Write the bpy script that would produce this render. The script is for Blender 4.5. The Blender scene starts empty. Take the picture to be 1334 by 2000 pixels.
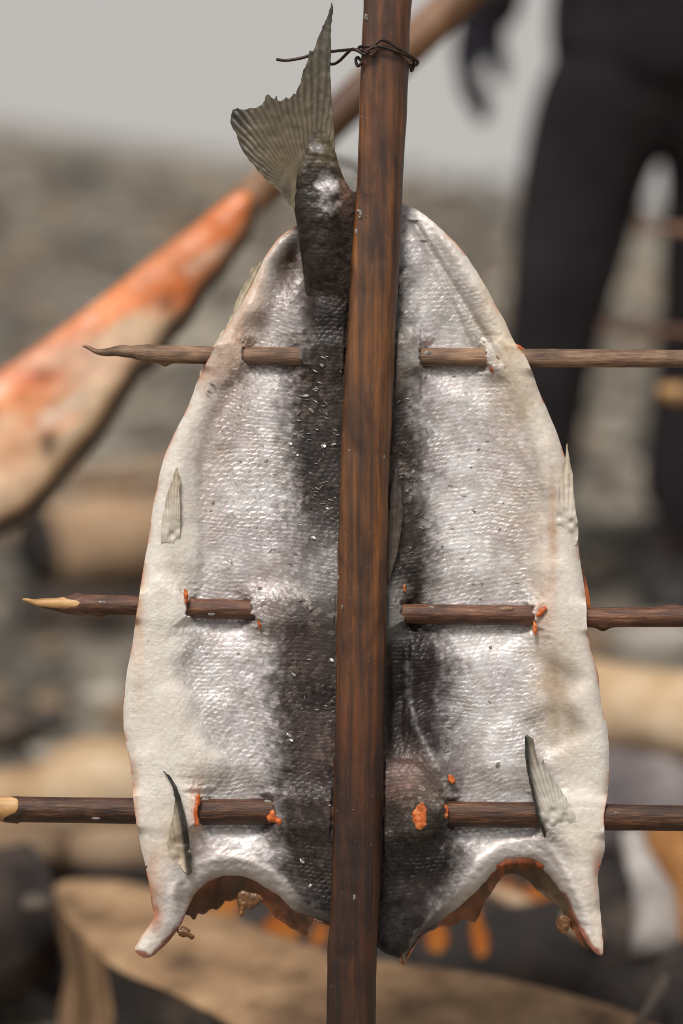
import bpy, bmesh, math, random
import numpy as np
from mathutils import Vector, Matrix
sc = bpy.context.scene
COL = sc.collection
# ---------------------------------------------------------------- camera
PITCH = math.radians(14.6)
CAMZ, FPX, D0 = 1.2, 85/36*2000, 1.9           # camera height, focal length in photo pixels, distance of the roasting rack
cd = bpy.data.cameras.new('camera'); cam = bpy.data.objects.new('camera', cd); COL.objects.link(cam)
cam.location = (0, 0, CAMZ); cam.rotation_euler = (math.pi/2 - PITCH, 0, 0)
cd.sensor_fit = 'VERTICAL'; cd.sensor_height = 36; cd.lens = 85
cd.clip_start = 0.05; cd.clip_end = 3000
cd.dof.use_dof = True; cd.dof.focus_distance = 1.885; cd.dof.aperture_fstop = 1.8
sc.camera = cam
# ---------------------------------------------------------------- light: overcast
SUN_EL, SUN_AZ = math.radians(63), math.radians(206)      # azimuth clockwise from +Y
w = bpy.data.worlds.new('World'); sc.world = w; w.use_nodes = True
nt = w.node_tree; nt.nodes.clear()
sky = nt.nodes.new('ShaderNodeTexSky'); sky.sky_type = 'NISHITA'; sky.sun_disc = False
sky.sun_elevation = SUN_EL; sky.sun_rotation = SUN_AZ; sky.dust_density = 4; sky.air_density = 1
hs = nt.nodes.new('ShaderNodeHueSaturation'); hs.inputs['Saturation'].default_value = 0.18
tint = nt.nodes.new('ShaderNodeMix'); tint.data_type = 'RGBA'; tint.blend_type = 'MULTIPLY'
tint.inputs[0].default_value = 1; tint.inputs[7].default_value = (1.0, .975, .95, 1)
bg = nt.nodes.new('ShaderNodeBackground'); bg.inputs[1].default_value = 0.094
wo = nt.nodes.new('ShaderNodeOutputWorld')
nt.links.new(sky.outputs[0], hs.inputs['Color']); nt.links.new(hs.outputs[0], tint.inputs[6])
nt.links.new(tint.outputs[2], bg.inputs[0]); nt.links.new(bg.outputs[0], wo.inputs[0])
sl = bpy.data.lights.new('sun', 'SUN'); sl.energy = 2.6; sl.angle = math.radians(14); sl.color = (1, .965, .92)
so = bpy.data.objects.new('sun', sl); COL.objects.link(so)
sd = Vector((math.sin(SUN_AZ)*math.cos(SUN_EL), math.cos(SUN_AZ)*math.cos(SUN_EL), math.sin(SUN_EL)))
so.rotation_euler = sd.to_track_quat('Z', 'Y').to_euler()
sc.view_settings.view_transform = 'Standard'; sc.view_settings.look = 'None'
sc.view_settings.exposure = 0.0; sc.view_settings.gamma = 1
sc.render.film_transparent = False; sc.cycles.pixel_filter_type = 'BLACKMAN_HARRIS'; sc.cycles.filter_width = 1.0
# ---------------------------------------------------------------- helpers
def lin(c, k=1.0):
    c = np.asarray(c, float)/255
    return np.where(c <= .04045, c/12.92, ((c+.055)/1.055)**2.4)*k
def L4(c, k=1.0): return tuple(lin(c, k))+(1,)
def tag(o, label=None, cat=None, group=None, kind=None):
    if label: o['label'] = label
    if cat: o['category'] = cat
    if group: o['group'] = group
    if kind: o['kind'] = kind
    return o
def empty(name, loc=(0,0,0), rot=(0,0,0)):
    o = bpy.data.objects.new(name, None); COL.objects.link(o)
    o.location = loc; o.rotation_euler = rot; o.empty_display_size = .05; return o
def mesh(name, v, f, mat, parent=None, col=None, smooth=True):
    me = bpy.data.meshes.new(name)
    me.from_pydata(np.asarray(v).tolist(), [], f.tolist() if hasattr(f, 'tolist') else f)
    if smooth: me.polygons.foreach_set('use_smooth', [True]*len(me.polygons))
    if col is not None:
        a = me.color_attributes.new('col', 'FLOAT_COLOR', 'POINT')
        c = np.ones((len(v), 4)); c[:, :np.asarray(col).shape[1]] = col
        a.data.foreach_set('color', c.ravel())
    me.update(); me.materials.append(mat)
    o = bpy.data.objects.new(name, me); COL.objects.link(o)
    if parent: o.parent = parent
    return o
def hash2(i, j, s=0):
    i = np.asarray(i); j = np.asarray(j); n = (i.astype(np.int64)*374761393 + j.astype(np.int64)*668265263 + s*2147483647*3 + s*7919) & 0xffffffff
    n = ((n ^ (n >> 13))*1274126177) & 0xffffffff
    n = (n ^ (n >> 16))
    n = (n*2246822519) & 0xffffffff
    return ((n ^ (n >> 15)) & 0xffffff)/float(0xffffff)
def vn(x, y, s=1.0, seed=0):                    # value noise, -1..1
    x = np.asarray(x, float)/s; y = np.asarray(y, float)/s
    i = np.floor(x); j = np.floor(y); a = x-i; b = y-j
    a = a*a*a*(a*(a*6-15)+10); b = b*b*b*(b*(b*6-15)+10)
    h = lambda p, q: hash2(i+p, j+q, seed)
    return 2*((h(0,0)*(1-a)+h(1,0)*a)*(1-b) + (h(0,1)*(1-a)+h(1,1)*a)*b) - 1
def fbm(x, y, s, n=4, seed=0):
    r = 0; a = 1; t = 0
    for k in range(n):
        r = r + a*vn(x, y, s/2**k, seed+k*17); t += a; a *= .5
    return r/t
def sstep(a, b, x):
    t = np.clip((np.asarray(x, float)-a)/(b-a), 0, 1); return t*t*(3-2*t)
def catmull(pts, n=6, closed=True):
    P = np.asarray(pts, float); N = len(P); out = []
    for i in range(N if closed else N-1):
        if closed: p0, p1, p2, p3 = P[i-1], P[i], P[(i+1)%N], P[(i+2)%N]
        else: p0, p1, p2, p3 = P[max(i-1,0)], P[i], P[i+1], P[min(i+2,N-1)]
        for k in range(n):
            t = k/n
            out.append(.5*((2*p1)+(-p0+p2)*t+(2*p0-5*p1+4*p2-p3)*t*t+(-p0+3*p1-3*p2+p3)*t**3))
    if not closed: out.append(P[-1])
    return np.array(out)
def poly_dist(x, y, P):                         # distance to outline, nearest point, inside flag
    n = len(P); best = np.full(x.shape, 1e18); bx = np.zeros_like(x); by = np.zeros_like(x); ins = np.zeros(x.shape, bool)
    for k in range(n):
        ax, ay = P[k]; cx, cy = P[(k+1) % n]; dx, dy = cx-ax, cy-ay; L = dx*dx+dy*dy+1e-12
        t = np.clip(((x-ax)*dx+(y-ay)*dy)/L, 0, 1); qx = ax+t*dx; qy = ay+t*dy
        d = (x-qx)**2+(y-qy)**2; m = d < best
        best[m] = d[m]; bx[m] = qx[m]; by[m] = qy[m]
        c = (ay > y) != (cy > y)
        ins ^= c & (x < (cx-ax)*(y-ay)/(cy-ay+1e-20)+ax)
    return np.sqrt(best), bx, by, ins
def clipgrid(P, step):
    x0, y0 = P.min(0)-step; x1, y1 = P.max(0)+step
    gx = np.arange(x0, x1+step, step); gy = np.arange(y0, y1+step, step)
    X, Y = np.meshgrid(gx, gy); x = X.ravel(); y = Y.ravel()
    d, bx, by, ins = poly_dist(x, y, P)
    nx = len(gx); ny = len(gy)
    idx = np.arange(nx*ny).reshape(ny, nx)
    q = np.stack([idx[:-1,:-1], idx[1:,:-1], idx[1:,1:], idx[:-1,1:]], -1).reshape(-1, 4)
    keep = ins[q].any(1) & (ins[q].sum(1) >= 1)
    q = q[keep]; used = np.unique(q); mp = np.full(nx*ny, -1); mp[used] = np.arange(len(used))
    q = mp[q]; x = x[used].copy(); y = y[used].copy(); d = d[used]; i_ = ins[used]
    x[~i_] = bx[used][~i_]; y[~i_] = by[used][~i_]; d = np.where(i_, d, 0)
    return x, y, d, q, ~i_
def boundary_edges(q):
    e = np.concatenate([q[:, [0,1]], q[:, [1,2]], q[:, [2,3]], q[:, [3,0]]])
    key = np.sort(e, 1); k = key[:,0].astype(np.int64)*(q.max()+1)+key[:,1]
    u, inv, cnt = np.unique(k, return_inverse=True, return_counts=True)
    return e[cnt[inv.ravel()] == 1]
def solid(name, P, step, front, back, mapf, mat, parent, colf=None, gap=.5):   # closed body: front and back sheet joined at the rim
    x, y, d, q, b = clipgrid(P, step)
    hf = front(x, y, d); hb = np.minimum(back(x, y, d), hf-gap)
    n = len(x); v = np.concatenate([mapf(x, y, hf), mapf(x, y, hb)])
    e = boundary_edges(q)
    f = q.tolist()+(q[:, ::-1]+n).tolist()+np.stack([e[:,1], e[:,0], e[:,0]+n, e[:,1]+n], 1).tolist()
    c = None
    if colf is not None:
        c = colf(x, y, d); c = np.concatenate([c, c])
    return mesh(name, v, f, mat, parent, c)
def curve_interp(tab, y):
    t = np.array(tab, float); return np.interp(y, t[:,0], t[:,1])
def tube(name, pts, rad, mat, parent, sides=16, jit=0, seed=0, cap=True, flat=1.0, col=None):
    P = [Vector(p) for p in pts]; n = len(P); v = []; f = []; cc = []
    t0 = (P[1]-P[0]).normalized(); up = Vector((0,1,0)) if abs(t0.y) < .8 else Vector((1,0,0))
    for i in range(n):
        t = (P[min(i+1,n-1)]-P[max(i-1,0)]).normalized()
        a = (up-t*up.dot(t)).normalized(); up = a; b = t.cross(a)
        for k in range(sides):
            th = 2*math.pi*k/sides
            r = rad[i]*(1+jit*float(fbm(np.array(k*3.0 if k < sides/2 else (sides-k)*3.0), np.array(i*1.7+k//(sides/2)*50), 7., 3, seed)))
            v.append(P[i]+a*(r*math.cos(th)*flat)+b*(r*math.sin(th)))
    for i in range(n-1):
        for k in range(sides):
            k2 = (k+1) % sides
            f.append([i*sides+k, (i+1)*sides+k, (i+1)*sides+k2, i*sides+k2])
    if cap:
        f.append(list(range(sides))); f.append([(n-1)*sides+k for k in range(sides)][::-1])
    return mesh(name, np.array([tuple(p) for p in v]), f, mat, parent, col)
# ---- materials
def newmat(name):
    m = bpy.data.materials.new(name); m.use_nodes = True
    n = m.node_tree.nodes; b = n['Principled BSDF']; return m, m.node_tree, b
def noise_node(nt, scale, detail=5, stretch=(1,1,1), coord='Object', rough=.55, dist=0):
    tc = nt.nodes.new('ShaderNodeTexCoord'); mp = nt.nodes.new('ShaderNodeMapping'); mp.inputs['Scale'].default_value = stretch
    no = nt.nodes.new('ShaderNodeTexNoise'); no.inputs['Scale'].default_value = scale; no.inputs['Detail'].default_value = detail
    no.inputs['Roughness'].default_value = rough; no.inputs['Distortion'].default_value = dist
    nt.links.new(tc.outputs[coord], mp.inputs[0]); nt.links.new(mp.outputs[0], no.inputs[0]); return no
def ramp(nt, src, stops):
    r = nt.nodes.new('ShaderNodeValToRGB'); e = r.color_ramp.elements
    e[0].position, e[0].color = stops[0]; e[1].position, e[1].color = stops[-1]
    for p, c in stops[1:-1]:
        x = e.new(p); x.color = c
    nt.links.new(src, r.inputs[0]); return r
def bump(nt, b, src, strength, dist, prev=None):
    bp = nt.nodes.new('ShaderNodeBump'); bp.inputs['Strength'].default_value = strength; bp.inputs['Distance'].default_value = dist
    nt.links.new(src, bp.inputs['Height'])
    if prev: nt.links.new(prev.outputs[0], bp.inputs['Normal'])
    nt.links.new(bp.outputs[0], b.inputs['Normal']); return bp
def mixc(nt, a, b_, fac, mode='MULTIPLY'):
    m = nt.nodes.new('ShaderNodeMix'); m.data_type = 'RGBA'; m.blend_type = mode
    for s, i in ((fac, 0), (a, 6), (b_, 7)):
        if hasattr(s, 'is_linked'): nt.links.new(s, m.inputs[i])
        else: m.inputs[i].default_value = s
    return m
def noisy(name, stops, scale=20, stretch=(1,1,1), rough=.7, bs=.4, bd=.002, detail=6, metallic=0, coat=0, fine=None, spec=.5):
    m, nt, b = newmat(name); n = noise_node(nt, scale, detail, stretch)
    r = ramp(nt, n.outputs[0], stops); nt.links.new(r.outputs[0], b.inputs['Base Color'])
    b.inputs['Roughness'].default_value = rough; b.inputs['Metallic'].default_value = metallic; b.inputs['Coat Weight'].default_value = coat
    b.inputs['Specular IOR Level'].default_value = spec
    p = bump(nt, b, n.outputs[0], bs, bd)
    if fine:
        n2 = noise_node(nt, fine, 4, stretch); bump(nt, b, n2.outputs[0], bs, bd*.4, p)
    return m
def attrmat(name, rough=.45, coat=0, sss=0, bs=.3, bd=.0003, fine=1500, var=.25, vscale=200, metal=0.0, coat_rough=.2, trans=0, spec=.5):
    m, nt, b = newmat(name); a = nt.nodes.new('ShaderNodeAttribute'); a.attribute_name = 'col'
    n = noise_node(nt, vscale, 5); r = ramp(nt, n.outputs[0], [(.25, (1-var,)*3+(1,)), (.75, (1+var*.4,)*3+(1,))])
    x = mixc(nt, a.outputs['Color'], r.outputs[0], 1.0); nt.links.new(x.outputs[2], b.inputs['Base Color'])
    if metal:
        mm = nt.nodes.new('ShaderNodeMath'); mm.operation = 'MULTIPLY'; mm.inputs[1].default_value = metal
        nt.links.new(a.outputs['Alpha'], mm.inputs[0]); nt.links.new(mm.outputs[0], b.inputs['Metallic'])
    n2 = noise_node(nt, fine, 3)
    rr = nt.nodes.new('ShaderNodeMapRange'); rr.inputs[3].default_value = rough-.1; rr.inputs[4].default_value = rough+.15
    nt.links.new(n.outputs[0], rr.inputs[0]); nt.links.new(rr.outputs[0], b.inputs['Roughness'])
    b.inputs['Coat Weight'].default_value = coat; b.inputs['Coat Roughness'].default_value = coat_rough
    b.inputs['Specular IOR Level'].default_value = spec
    if sss:
        b.inputs['Subsurface Weight'].default_value = sss; b.inputs['Subsurface Radius'].default_value = (1, .5, .3)
        b.inputs['Subsurface Scale'].default_value = .004
    b.inputs['Transmission Weight'].default_value = 0
    bump(nt, b, n2.outputs[0], bs, bd); return m
M = {}
M['skin'] = attrmat('fish_skin', rough=.46, coat=.08, bs=.3, bd=.0003, fine=1800, var=.14, vscale=260, metal=.34, sss=.1, spec=.4)
nt = M['skin'].node_tree; b = nt.nodes['Principled BSDF']; at = [n for n in nt.nodes if n.type == 'ATTRIBUTE'][0]
mr = nt.nodes.new('ShaderNodeMapRange'); mr.inputs[1].default_value = 0; mr.inputs[2].default_value = .35; mr.inputs[3].default_value = .14; mr.inputs[4].default_value = .5
nt.links.new(at.outputs['Alpha'], mr.inputs[0]); nt.links.new(mr.outputs[0], b.inputs['Specular IOR Level'])
M['flesh'] = attrmat('fish_flesh', rough=.42, coat=.15, bs=.6, bd=.001, fine=500, var=.45, vscale=120, sss=.2)
M['fin'] = attrmat('fish_fin', rough=.42, coat=.15, bs=.3, bd=.0002, fine=900, var=.25, vscale=150)
M['scrap'] = noisy('orange_flesh_scrap', [(.3, L4((150,66,26))), (.55, L4((205,104,44))), (.72, L4((226,160,110)))], 260, rough=.45, coat=.1, bs=.5, bd=.0005)
M['loose'] = noisy('loose_scale', [(.35, L4((92,84,76))), (.65, L4((150,142,134)))], 300, rough=.25, coat=.5, bs=.1, bd=.0002)
# ---------------------------------------------------------------- pixel <-> place
K = D0/FPX
FW = Vector((0, math.cos(PITCH), -math.sin(PITCH))); UP = Vector((0, math.sin(PITCH), math.cos(PITCH)))
LZ = (CAMZ-D0*math.sin(PITCH))/math.cos(PITCH)          # length along the leaning stake from ground to picture centre height
BASE = Vector((0,0,CAMZ))+FW*D0-UP*LZ; RACK_ROT = (-PITCH, 0, 0)   # the rack leans over the fire
def P3(x, y, h=0):                                       # rack-local coordinates; h = height off the rack plane towards the viewer
    x = np.asarray(x, float); y = np.asarray(y, float); h = np.asarray(h, float)+0*x
    s = K*(D0-h*K)/D0
    return np.stack([(x-667)*s, -h*K, LZ+(1000-y)*s], -1)
def p3(x, y, h=0): return tuple(P3(np.array([x]), np.array([y]), np.array([h]))[0])
def ray(x, y): return (FW+Vector((1,0,0))*((x-667)/FPX)+UP*((1000-y)/FPX))
def atdepth(x, y, d): return Vector((0,0,CAMZ))+ray(x, y)*d
def atz(x, y, z): r = ray(x, y); return Vector((0,0,CAMZ))+r*((z-CAMZ)/r.z)
def aty(x, y, Y): r = ray(x, y); return Vector((0,0,CAMZ))+r*(Y/r.y)
# ================================================================ SETTING
def shore(x): return 0                                    # shoreline in world space
SA, SB = atz(0, 215, 0), atz(1000, 352, 0)
sdir = (SB-SA).normalized(); snor = Vector((-sdir.y, sdir.x, 0))
if snor.y < 0: snor = -snor
def build_ground():
    ys = np.concatenate([np.linspace(-3, 14, 140), np.array([16,20,30,60,120,300,900,2500])])
    xs = np.concatenate([[-2500,-600,-150,-50,-25], np.linspace(-14, 14, 160), [25,50,150,600,2500]])
    X, Y = np.meshgrid(xs, ys); x = X.ravel(); y = Y.ravel()
    s = (x-SA.x)*snor.x+(y-SA.y)*snor.y
    z = .012*fbm(x, y, .5, 4, 3)*(np.abs(x) < 14) + np.where(s > -.5, -(s+.5)*.12, 0).clip(-2, 0)
    n = len(xs); idx = np.arange(len(x)).reshape(len(ys), n)
    q = np.stack([idx[:-1,:-1], idx[:-1,1:], idx[1:,1:], idx[1:,:-1]], -1).reshape(-1, 4)
    m, nt, b = newmat('beach_shingle')
    n1 = noise_node(nt, 2.4, 7, (1, .8, 1), rough=.65); r1 = ramp(nt, n1.outputs[0], [(.34, L4((60,54,46))), (.5, L4((106,98,86))), (.66, L4((158,150,134)))])
    vo = nt.nodes.new('ShaderNodeTexVoronoi'); vo.inputs['Scale'].default_value = 38
    tc = nt.nodes.new('ShaderNodeTexCoord'); nt.links.new(tc.outputs['Object'], vo.inputs[0])
    hsn = nt.nodes.new('ShaderNodeHueSaturation'); hsn.inputs['Saturation'].default_value = .12; nt.links.new(vo.outputs['Color'], hsn.inputs['Color'])
    x_ = mixc(nt, r1.outputs[0], hsn.outputs[0], .35, 'OVERLAY'); nt.links.new(x_.outputs[2], b.inputs['Base Color'])
    b.inputs['Roughness'].default_value = .8; bump(nt, b, vo.outputs['Distance'], .6, .01)
    o = mesh('ground', np.stack([x, y, z], -1), q, m); tag(o, kind='structure')
build_ground()
def build_water():
    me_v = [(-2500, -50, -.03), (2500, -50, -.03), (2500, 2600, -.03), (-2500, 2600, -.03)]
    A = SA-sdir*2500; B = SA+sdir*2500
    A -= snor*.4; B -= snor*.4
    v = [(A.x, A.y, -.035), (B.x, B.y, -.035), (B.x+snor.x*2500, B.y+snor.y*2500, -.035), (A.x+snor.x*2500, A.y+snor.y*2500, -.035)]
    m, nt, b = newmat('grey_water'); n = noise_node(nt, .8, 4, (1, 3, 1))
    b.inputs['Base Color'].default_value = L4((176,174,171)); b.inputs['Roughness'].default_value = .5
    bump(nt, b, n.outputs[0], .3, .1)
    tag(mesh('water', np.array(v), [[0,1,2,3]], m), kind='structure')
build_water()
# gravel stones lying on the beach
def build_gravel():
    rng = np.random.default_rng(4); V = []; F = []; C = []
    bm = bmesh.new(); bmesh.ops.create_icosphere(bm, subdivisions=1, radius=1)
    bv = np.array([v.co[:] for v in bm.verts]); bf = np.array([[v.index for v in f.verts] for f in bm.faces]); bm.free()
    n = 0
    for k in range(8500):
        y = rng.uniform(2.6, 10.5); x = rng.uniform(-.34, .34)*y*(1.0 if k < 5200 else 2.4)
        if k >= 5200 and abs(x) < .34*y: continue
        s = (x-SA.x)*snor.x+(y-SA.y)*snor.y
        if s > -.1: continue
        r = min(.11, .010+rng.exponential(.013))+(.03*rng.random() if rng.random() < .05 and y > 4 else 0); r *= 1 if y > 3 else .8
        sc3 = np.array([rng.uniform(.8,1.4), rng.uniform(.8,1.3), rng.uniform(.4,.7)])*r
        a = rng.uniform(0, 6.28); v = bv*(1+.18*rng.normal(size=(len(bv),1)))*sc3
        v = np.stack([v[:,0]*math.cos(a)-v[:,1]*math.sin(a), v[:,0]*math.sin(a)+v[:,1]*math.cos(a), v[:,2]], -1)+[x, y, r*.2]
        V.append(v); F.append(bf+n); n += len(v)
        t = rng.choice([0,0,0,1,2,3]); c = [(98,92,82),(182,172,156),(78,72,64),(140,116,90)][t]
        C.append(np.tile(lin(c)*rng.uniform(.75,1.15), (len(v),1)))
    mt = attrmat('stone', rough=.75, bs=.5, bd=.003, fine=120, var=.3, vscale=60)
    tag(mesh('gravel', np.concatenate(V), np.concatenate(F), mt, None, np.concatenate(C)), kind='stuff')
build_gravel()
# ================================================================ SPLAYED SALMON
fish = empty('splayed_salmon', BASE, RACK_ROT)
tag(fish, 'large silver salmon split open, stretched flat on the upright stake with its tail up', 'fish')
OUT = [(787,398),(830,420),(870,455),(905,492),(940,545),(965,590),(985,625),(1005,668),(1030,703),(1050,757),(1073,810),(1090,852),
 (1105,900),(1118,960),(1127,1035),(1132,1090),(1139,1130),(1145,1180),(1147,1225),(1155,1270),(1168,1320),(1175,1378),(1187,1430),
 (1190,1480),(1188,1540),(1180,1590),(1180,1622),(1182,1655),(1174,1685),(1168,1712),(1170,1750),(1174,1800),(1178,1848),(1173,1867),
 (1152,1850),(1130,1812),(1108,1765),(1080,1722),(1055,1695),(1033,1684),(995,1684),(962,1708),(928,1746),(885,1782),(850,1812),
 (822,1832),(805,1858),(788,1885),(776,1868),(752,1862),(725,1840),(690,1822),(650,1812),(615,1798),(575,1780),(545,1752),(520,1735),
 (480,1714),(440,1711),(405,1724),(378,1752),(362,1786),(350,1812),(328,1840),(296,1868),(276,1868),(264,1854),(272,1835),(288,1812),
 (301,1792),(297,1762),(292,1728),(284,1690),(272,1640),(265,1600),(260,1555),(257,1510),(248,1460),(241,1410),(242,1360),(248,1310),
 (258,1262),(265,1210),(273,1160),(280,1110),(290,1055),(299,990),(311,930),(325,880),(345,838),(368,792),(387,742),(404,708),(430,662),
 (466,604),(496,548),(520,498),(548,462),(580,440),(620,420),(680,400),(740,392)]
OUTC = catmull(OUT, 4)
OUTC = OUTC+np.stack([1.2*fbm(OUTC[:,0], OUTC[:,1], 16, 3, 5), 1.2*fbm(OUTC[:,0], OUTC[:,1], 16, 3, 6)], -1)
HC = [ # broad relief: x, y, height
 (790,420,-6),(840,460,4),(880,520,12),(930,600,14),(975,640,12),(800,500,8),(850,600,4),(870,520,-2),(905,620,-8),(950,730,-4),(800,650,14),(870,760,4),
 (1000,720,10),(1040,820,6),(960,850,0),(900,850,-2),(850,800,-4),(800,800,10),(770,800,16),(1080,900,10),(1000,950,0),(900,1000,-2),(840,1000,-4),(800,1000,8),(765,1000,14),
 (1110,1050,12),(1060,1060,0),(1090,1130,14),(1030,1130,-4),(900,1120,0),(820,1120,2),(770,1150,16),(1110,1200,16),(1120,1280,18),(1085,1330,-6),(1090,1420,-10),(1040,1350,6),
 (1150,1380,16),(1160,1480,14),(1120,1500,4),(950,1320,6),(860,1320,-4),(820,1350,-8),(795,1300,8),(770,1300,10),(770,1420,6),(830,1450,-4),(900,1450,4),(1000,1480,10),(880,1530,0),
 (820,1530,34),(785,1545,30),(770,1490,10),(845,1560,34),(840,1600,32),(756,1560,6),(890,1620,-8),(800,1700,22),(860,1680,18),(760,1700,12),(780,1820,4),(880,1740,8),(950,1650,2),(1000,1630,10),(1060,1640,8),(1080,1690,-4),(1130,1640,16),(1140,1720,12),(1160,1820,2),(1110,1740,0),
 (640,760,12),(600,800,8),(560,800,2),(500,800,2),(450,780,8),(400,800,10),(350,870,6),(330,950,10),(380,950,2),(450,950,4),(530,950,4),(600,1000,8),(650,1000,14),
 (310,1080,10),(370,1080,0),(400,1120,-2),(470,1080,4),(560,1120,6),(650,1150,14),(320,1180,16),(290,1280,12),(340,1260,12),(400,1300,2),(480,1300,6),(560,1300,8),(650,1300,16),
 (270,1400,8),(330,1400,16),(400,1420,8),(440,1480,8),(360,1480,14),(500,1450,4),(580,1450,10),(650,1450,16),(280,1540,12),(320,1560,16),(350,1610,6),(440,1500,6),(600,1580,14),(650,1600,16),
 (300,1680,10),(340,1720,12),(375,1690,-8),(400,1650,4),(460,1650,8),(520,1680,10),(600,1700,14),(440,1700,2),(330,1790,4),(290,1845,2),(640,1740,14),(560,1740,4),
 (600,640,4),(560,600,-6),(540,560,-24),(575,500,-44),(558,525,-40),(520,560,-6),(490,600,12),(460,660,16),(515,640,-12),(505,550,12),(530,500,12),(555,465,6),(590,450,-14),(430,720,12),(650,650,4),(700,600,0),(720,1000,14),(700,1500,14),(700,500,-10),(700,1750,8)]
HCa = np.array(HC, float)
def _phi(r2): return np.exp(-r2/(2*48.0**2))
def macro(x, y):
    num = np.zeros_like(x); den = np.full(x.shape, 1e-6)
    for cx, cy, ch in HCa:
        wgt = np.exp(-((x-cx)**2+(y-cy)**2)/(2*24.0**2))+1e-3*np.exp(-((x-cx)**2+(y-cy)**2)/(2*90.0**2)); num += wgt*ch; den += wgt
    return num/den
# the three cross skewers: centre line, radius, spans where they show in front of the skin
SK = [dict(c=[(160,682),(230,686),(300,691),(410,694),(822,697),(950,698),(1025,699),(1334,701),(1700,706)], r=17.5, vis=[(478,585),(823,948)]),
      dict(c=[(45,1174),(110,1177),(165,1181),(270,1183),(430,1190),(640,1194),(790,1199),(1040,1202),(1150,1206),(1334,1205),(1700,1208)], r=19.5, vis=[(370,492),(789,1042)]),
      dict(c=[(-180,1574),(0,1580),(265,1584),(460,1586),(700,1588),(873,1590),(1050,1592),(1180,1596),(1334,1598),(1700,1602)], r=25.5, vis=[(390,534),(874,1062)])]
def sk_adjust(x, y, h):
    for s in SK:
        c = curve_interp(s['c'], x); dy = np.abs(y-c); r = s['r']
        vis = np.zeros_like(x)
        wob = 5*vn(x*0, y, 9., 77)+3*vn(x, y, 5., 78); wd = 4+np.maximum(0, dy-r*.7)*1.3+8*np.maximum(0, vn(x, y, 40, 79))*(dy > r)
        for a, b in s['vis']: vis = np.maximum(vis, sstep(a-wd+wob, a+wd+wob, x)*(1-sstep(b-wd+wob, b+wd+wob, x)))
        wz = (1-sstep(r*.8, r+44, dy)); wz2 = (1-sstep(r*.4, r+70, dy))**.7
        hv = np.minimum(h, -r*.62-1-3*np.exp(-((y-c-r)/9)**2)); hh = np.maximum(h, r+3.5)
        h = h+(1-vis)*(hh-h)*wz*(1-.35*sstep(r, r+40, dy))+vis*(hv-h)*wz2
    return h
def H0(x, y, d, curl=1.0):
    h = macro(x, y)+1.1*fbm(x, y, 75, 2, 11)
    nrs = np.ones_like(x)
    # crease of the belly fold on the left, pocket walls
    dk, be = masks_smooth(x, y); h = h+15*be-5*np.exp(-((be-.25)/.25)**2)+5*dk
    h = h-24*np.exp(-(((x-776)/17)**4+((y-1360)/112)**4))
    lm = (x > 735)*(x < 915)*(y > 1450)*(y < 1760); ld = np.zeros_like(x)
    if lm.any():
        dd, _, _, li = poly_dist(x[lm], y[lm], LOBE); ld[lm] = np.where(li, sstep(-1, 13, dd), 0)
    h = h+15*ld*sstep(1730, 1620, y)
    sk = 0
    for q_ in SK: sk = np.maximum(sk, 1-sstep(q_['r']+2, q_['r']+22, np.abs(y-curve_interp(q_['c'], x))))
    e = np.exp(-(d/11.0))*curl*(1-sk)*(1-.6*sstep(1775, 1800, y)*((x < 362)+(x > 1105)))
    top = sk_adjust(x, y, h)
    top = top+28*np.exp(-((x-645)/48.0)**4)*sstep(800, 590, y)*sstep(450, 500, y)
    return top-18*e
def masks_smooth(x, y):
    wob = 16*vn(x, y, 110, 24); left = x < 712
    dk = np.where(left, sstep(-72, 20, x-curve_interp(DL, y)+wob), sstep(-48, 40, curve_interp(DR, y)-x+wob))
    be = np.where(left, sstep(-50, 40, curve_interp(BL, y)-x+wob), sstep(-50, 46, x-curve_interp(BR, y)+wob)); return dk, be
LOBE = catmull([(735,1490),(770,1480),(805,1482),(838,1500),(864,1530),(880,1566),(888,1600),(884,1650),(870,1700),(840,1740),(735,1750)], 4)
FSTK_L = [(0,705),(350,697),(500,687),(700,675),(900,665),(1100,659),(1500,653),(1900,640)]
FSTK_R = [(0,800),(400,786),(520,780),(700,770),(800,766),(950,759),(1300,752),(1700,745),(1850,736)]
DL = [(400,600),(560,600),(640,596),(700,588),(760,575),(900,572),(1000,585),(1060,590),(1150,575),(1230,548),(1400,550),(1500,560),(1600,548),(1700,556),(1750,590),(1800,620)]
DR = [(400,782),(560,786),(660,800),(700,812),(800,822),(900,828),(1000,838),(1100,846),(1200,850),(1250,862),(1300,885),(1400,884),(1480,862),(1600,905),(1680,905),(1740,890),(1800,850)]
BL = [(430,560),(500,555),(560,525),(640,492),(700,478),(760,425),(820,400),(900,380),(1000,385),(1100,385),(1200,372),(1300,352),(1400,385),(1480,430),(1560,410),(1600,395),(1650,350),(1720,330)]
BR = [(400,800),(450,850),(520,900),(600,940),(700,965),(800,1010),(900,1050),(1000,1062),(1100,1035),(1250,1050),(1350,1050),(1450,1060),(1550,1080),(1650,1085),(1750,1100)]
def masks(x, y):
    wob = 22*fbm(x, y, 45, 4, 21)+9*vn(x, y, 9, 23)
    left = x < 712
    dk = np.where(left, sstep(-72, 20, x-curve_interp(DL, y)+wob), sstep(-48, 40, curve_interp(DR, y)-x+wob))
    be = np.where(left, sstep(-34, 30, curve_interp(BL, y)-x+wob*.7), sstep(-36, 40, x-curve_interp(BR, y)+wob*.7))
    dk = dk*(1-.42*left*np.exp(-((y-1110)/75)**2))
    return dk, be
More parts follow.
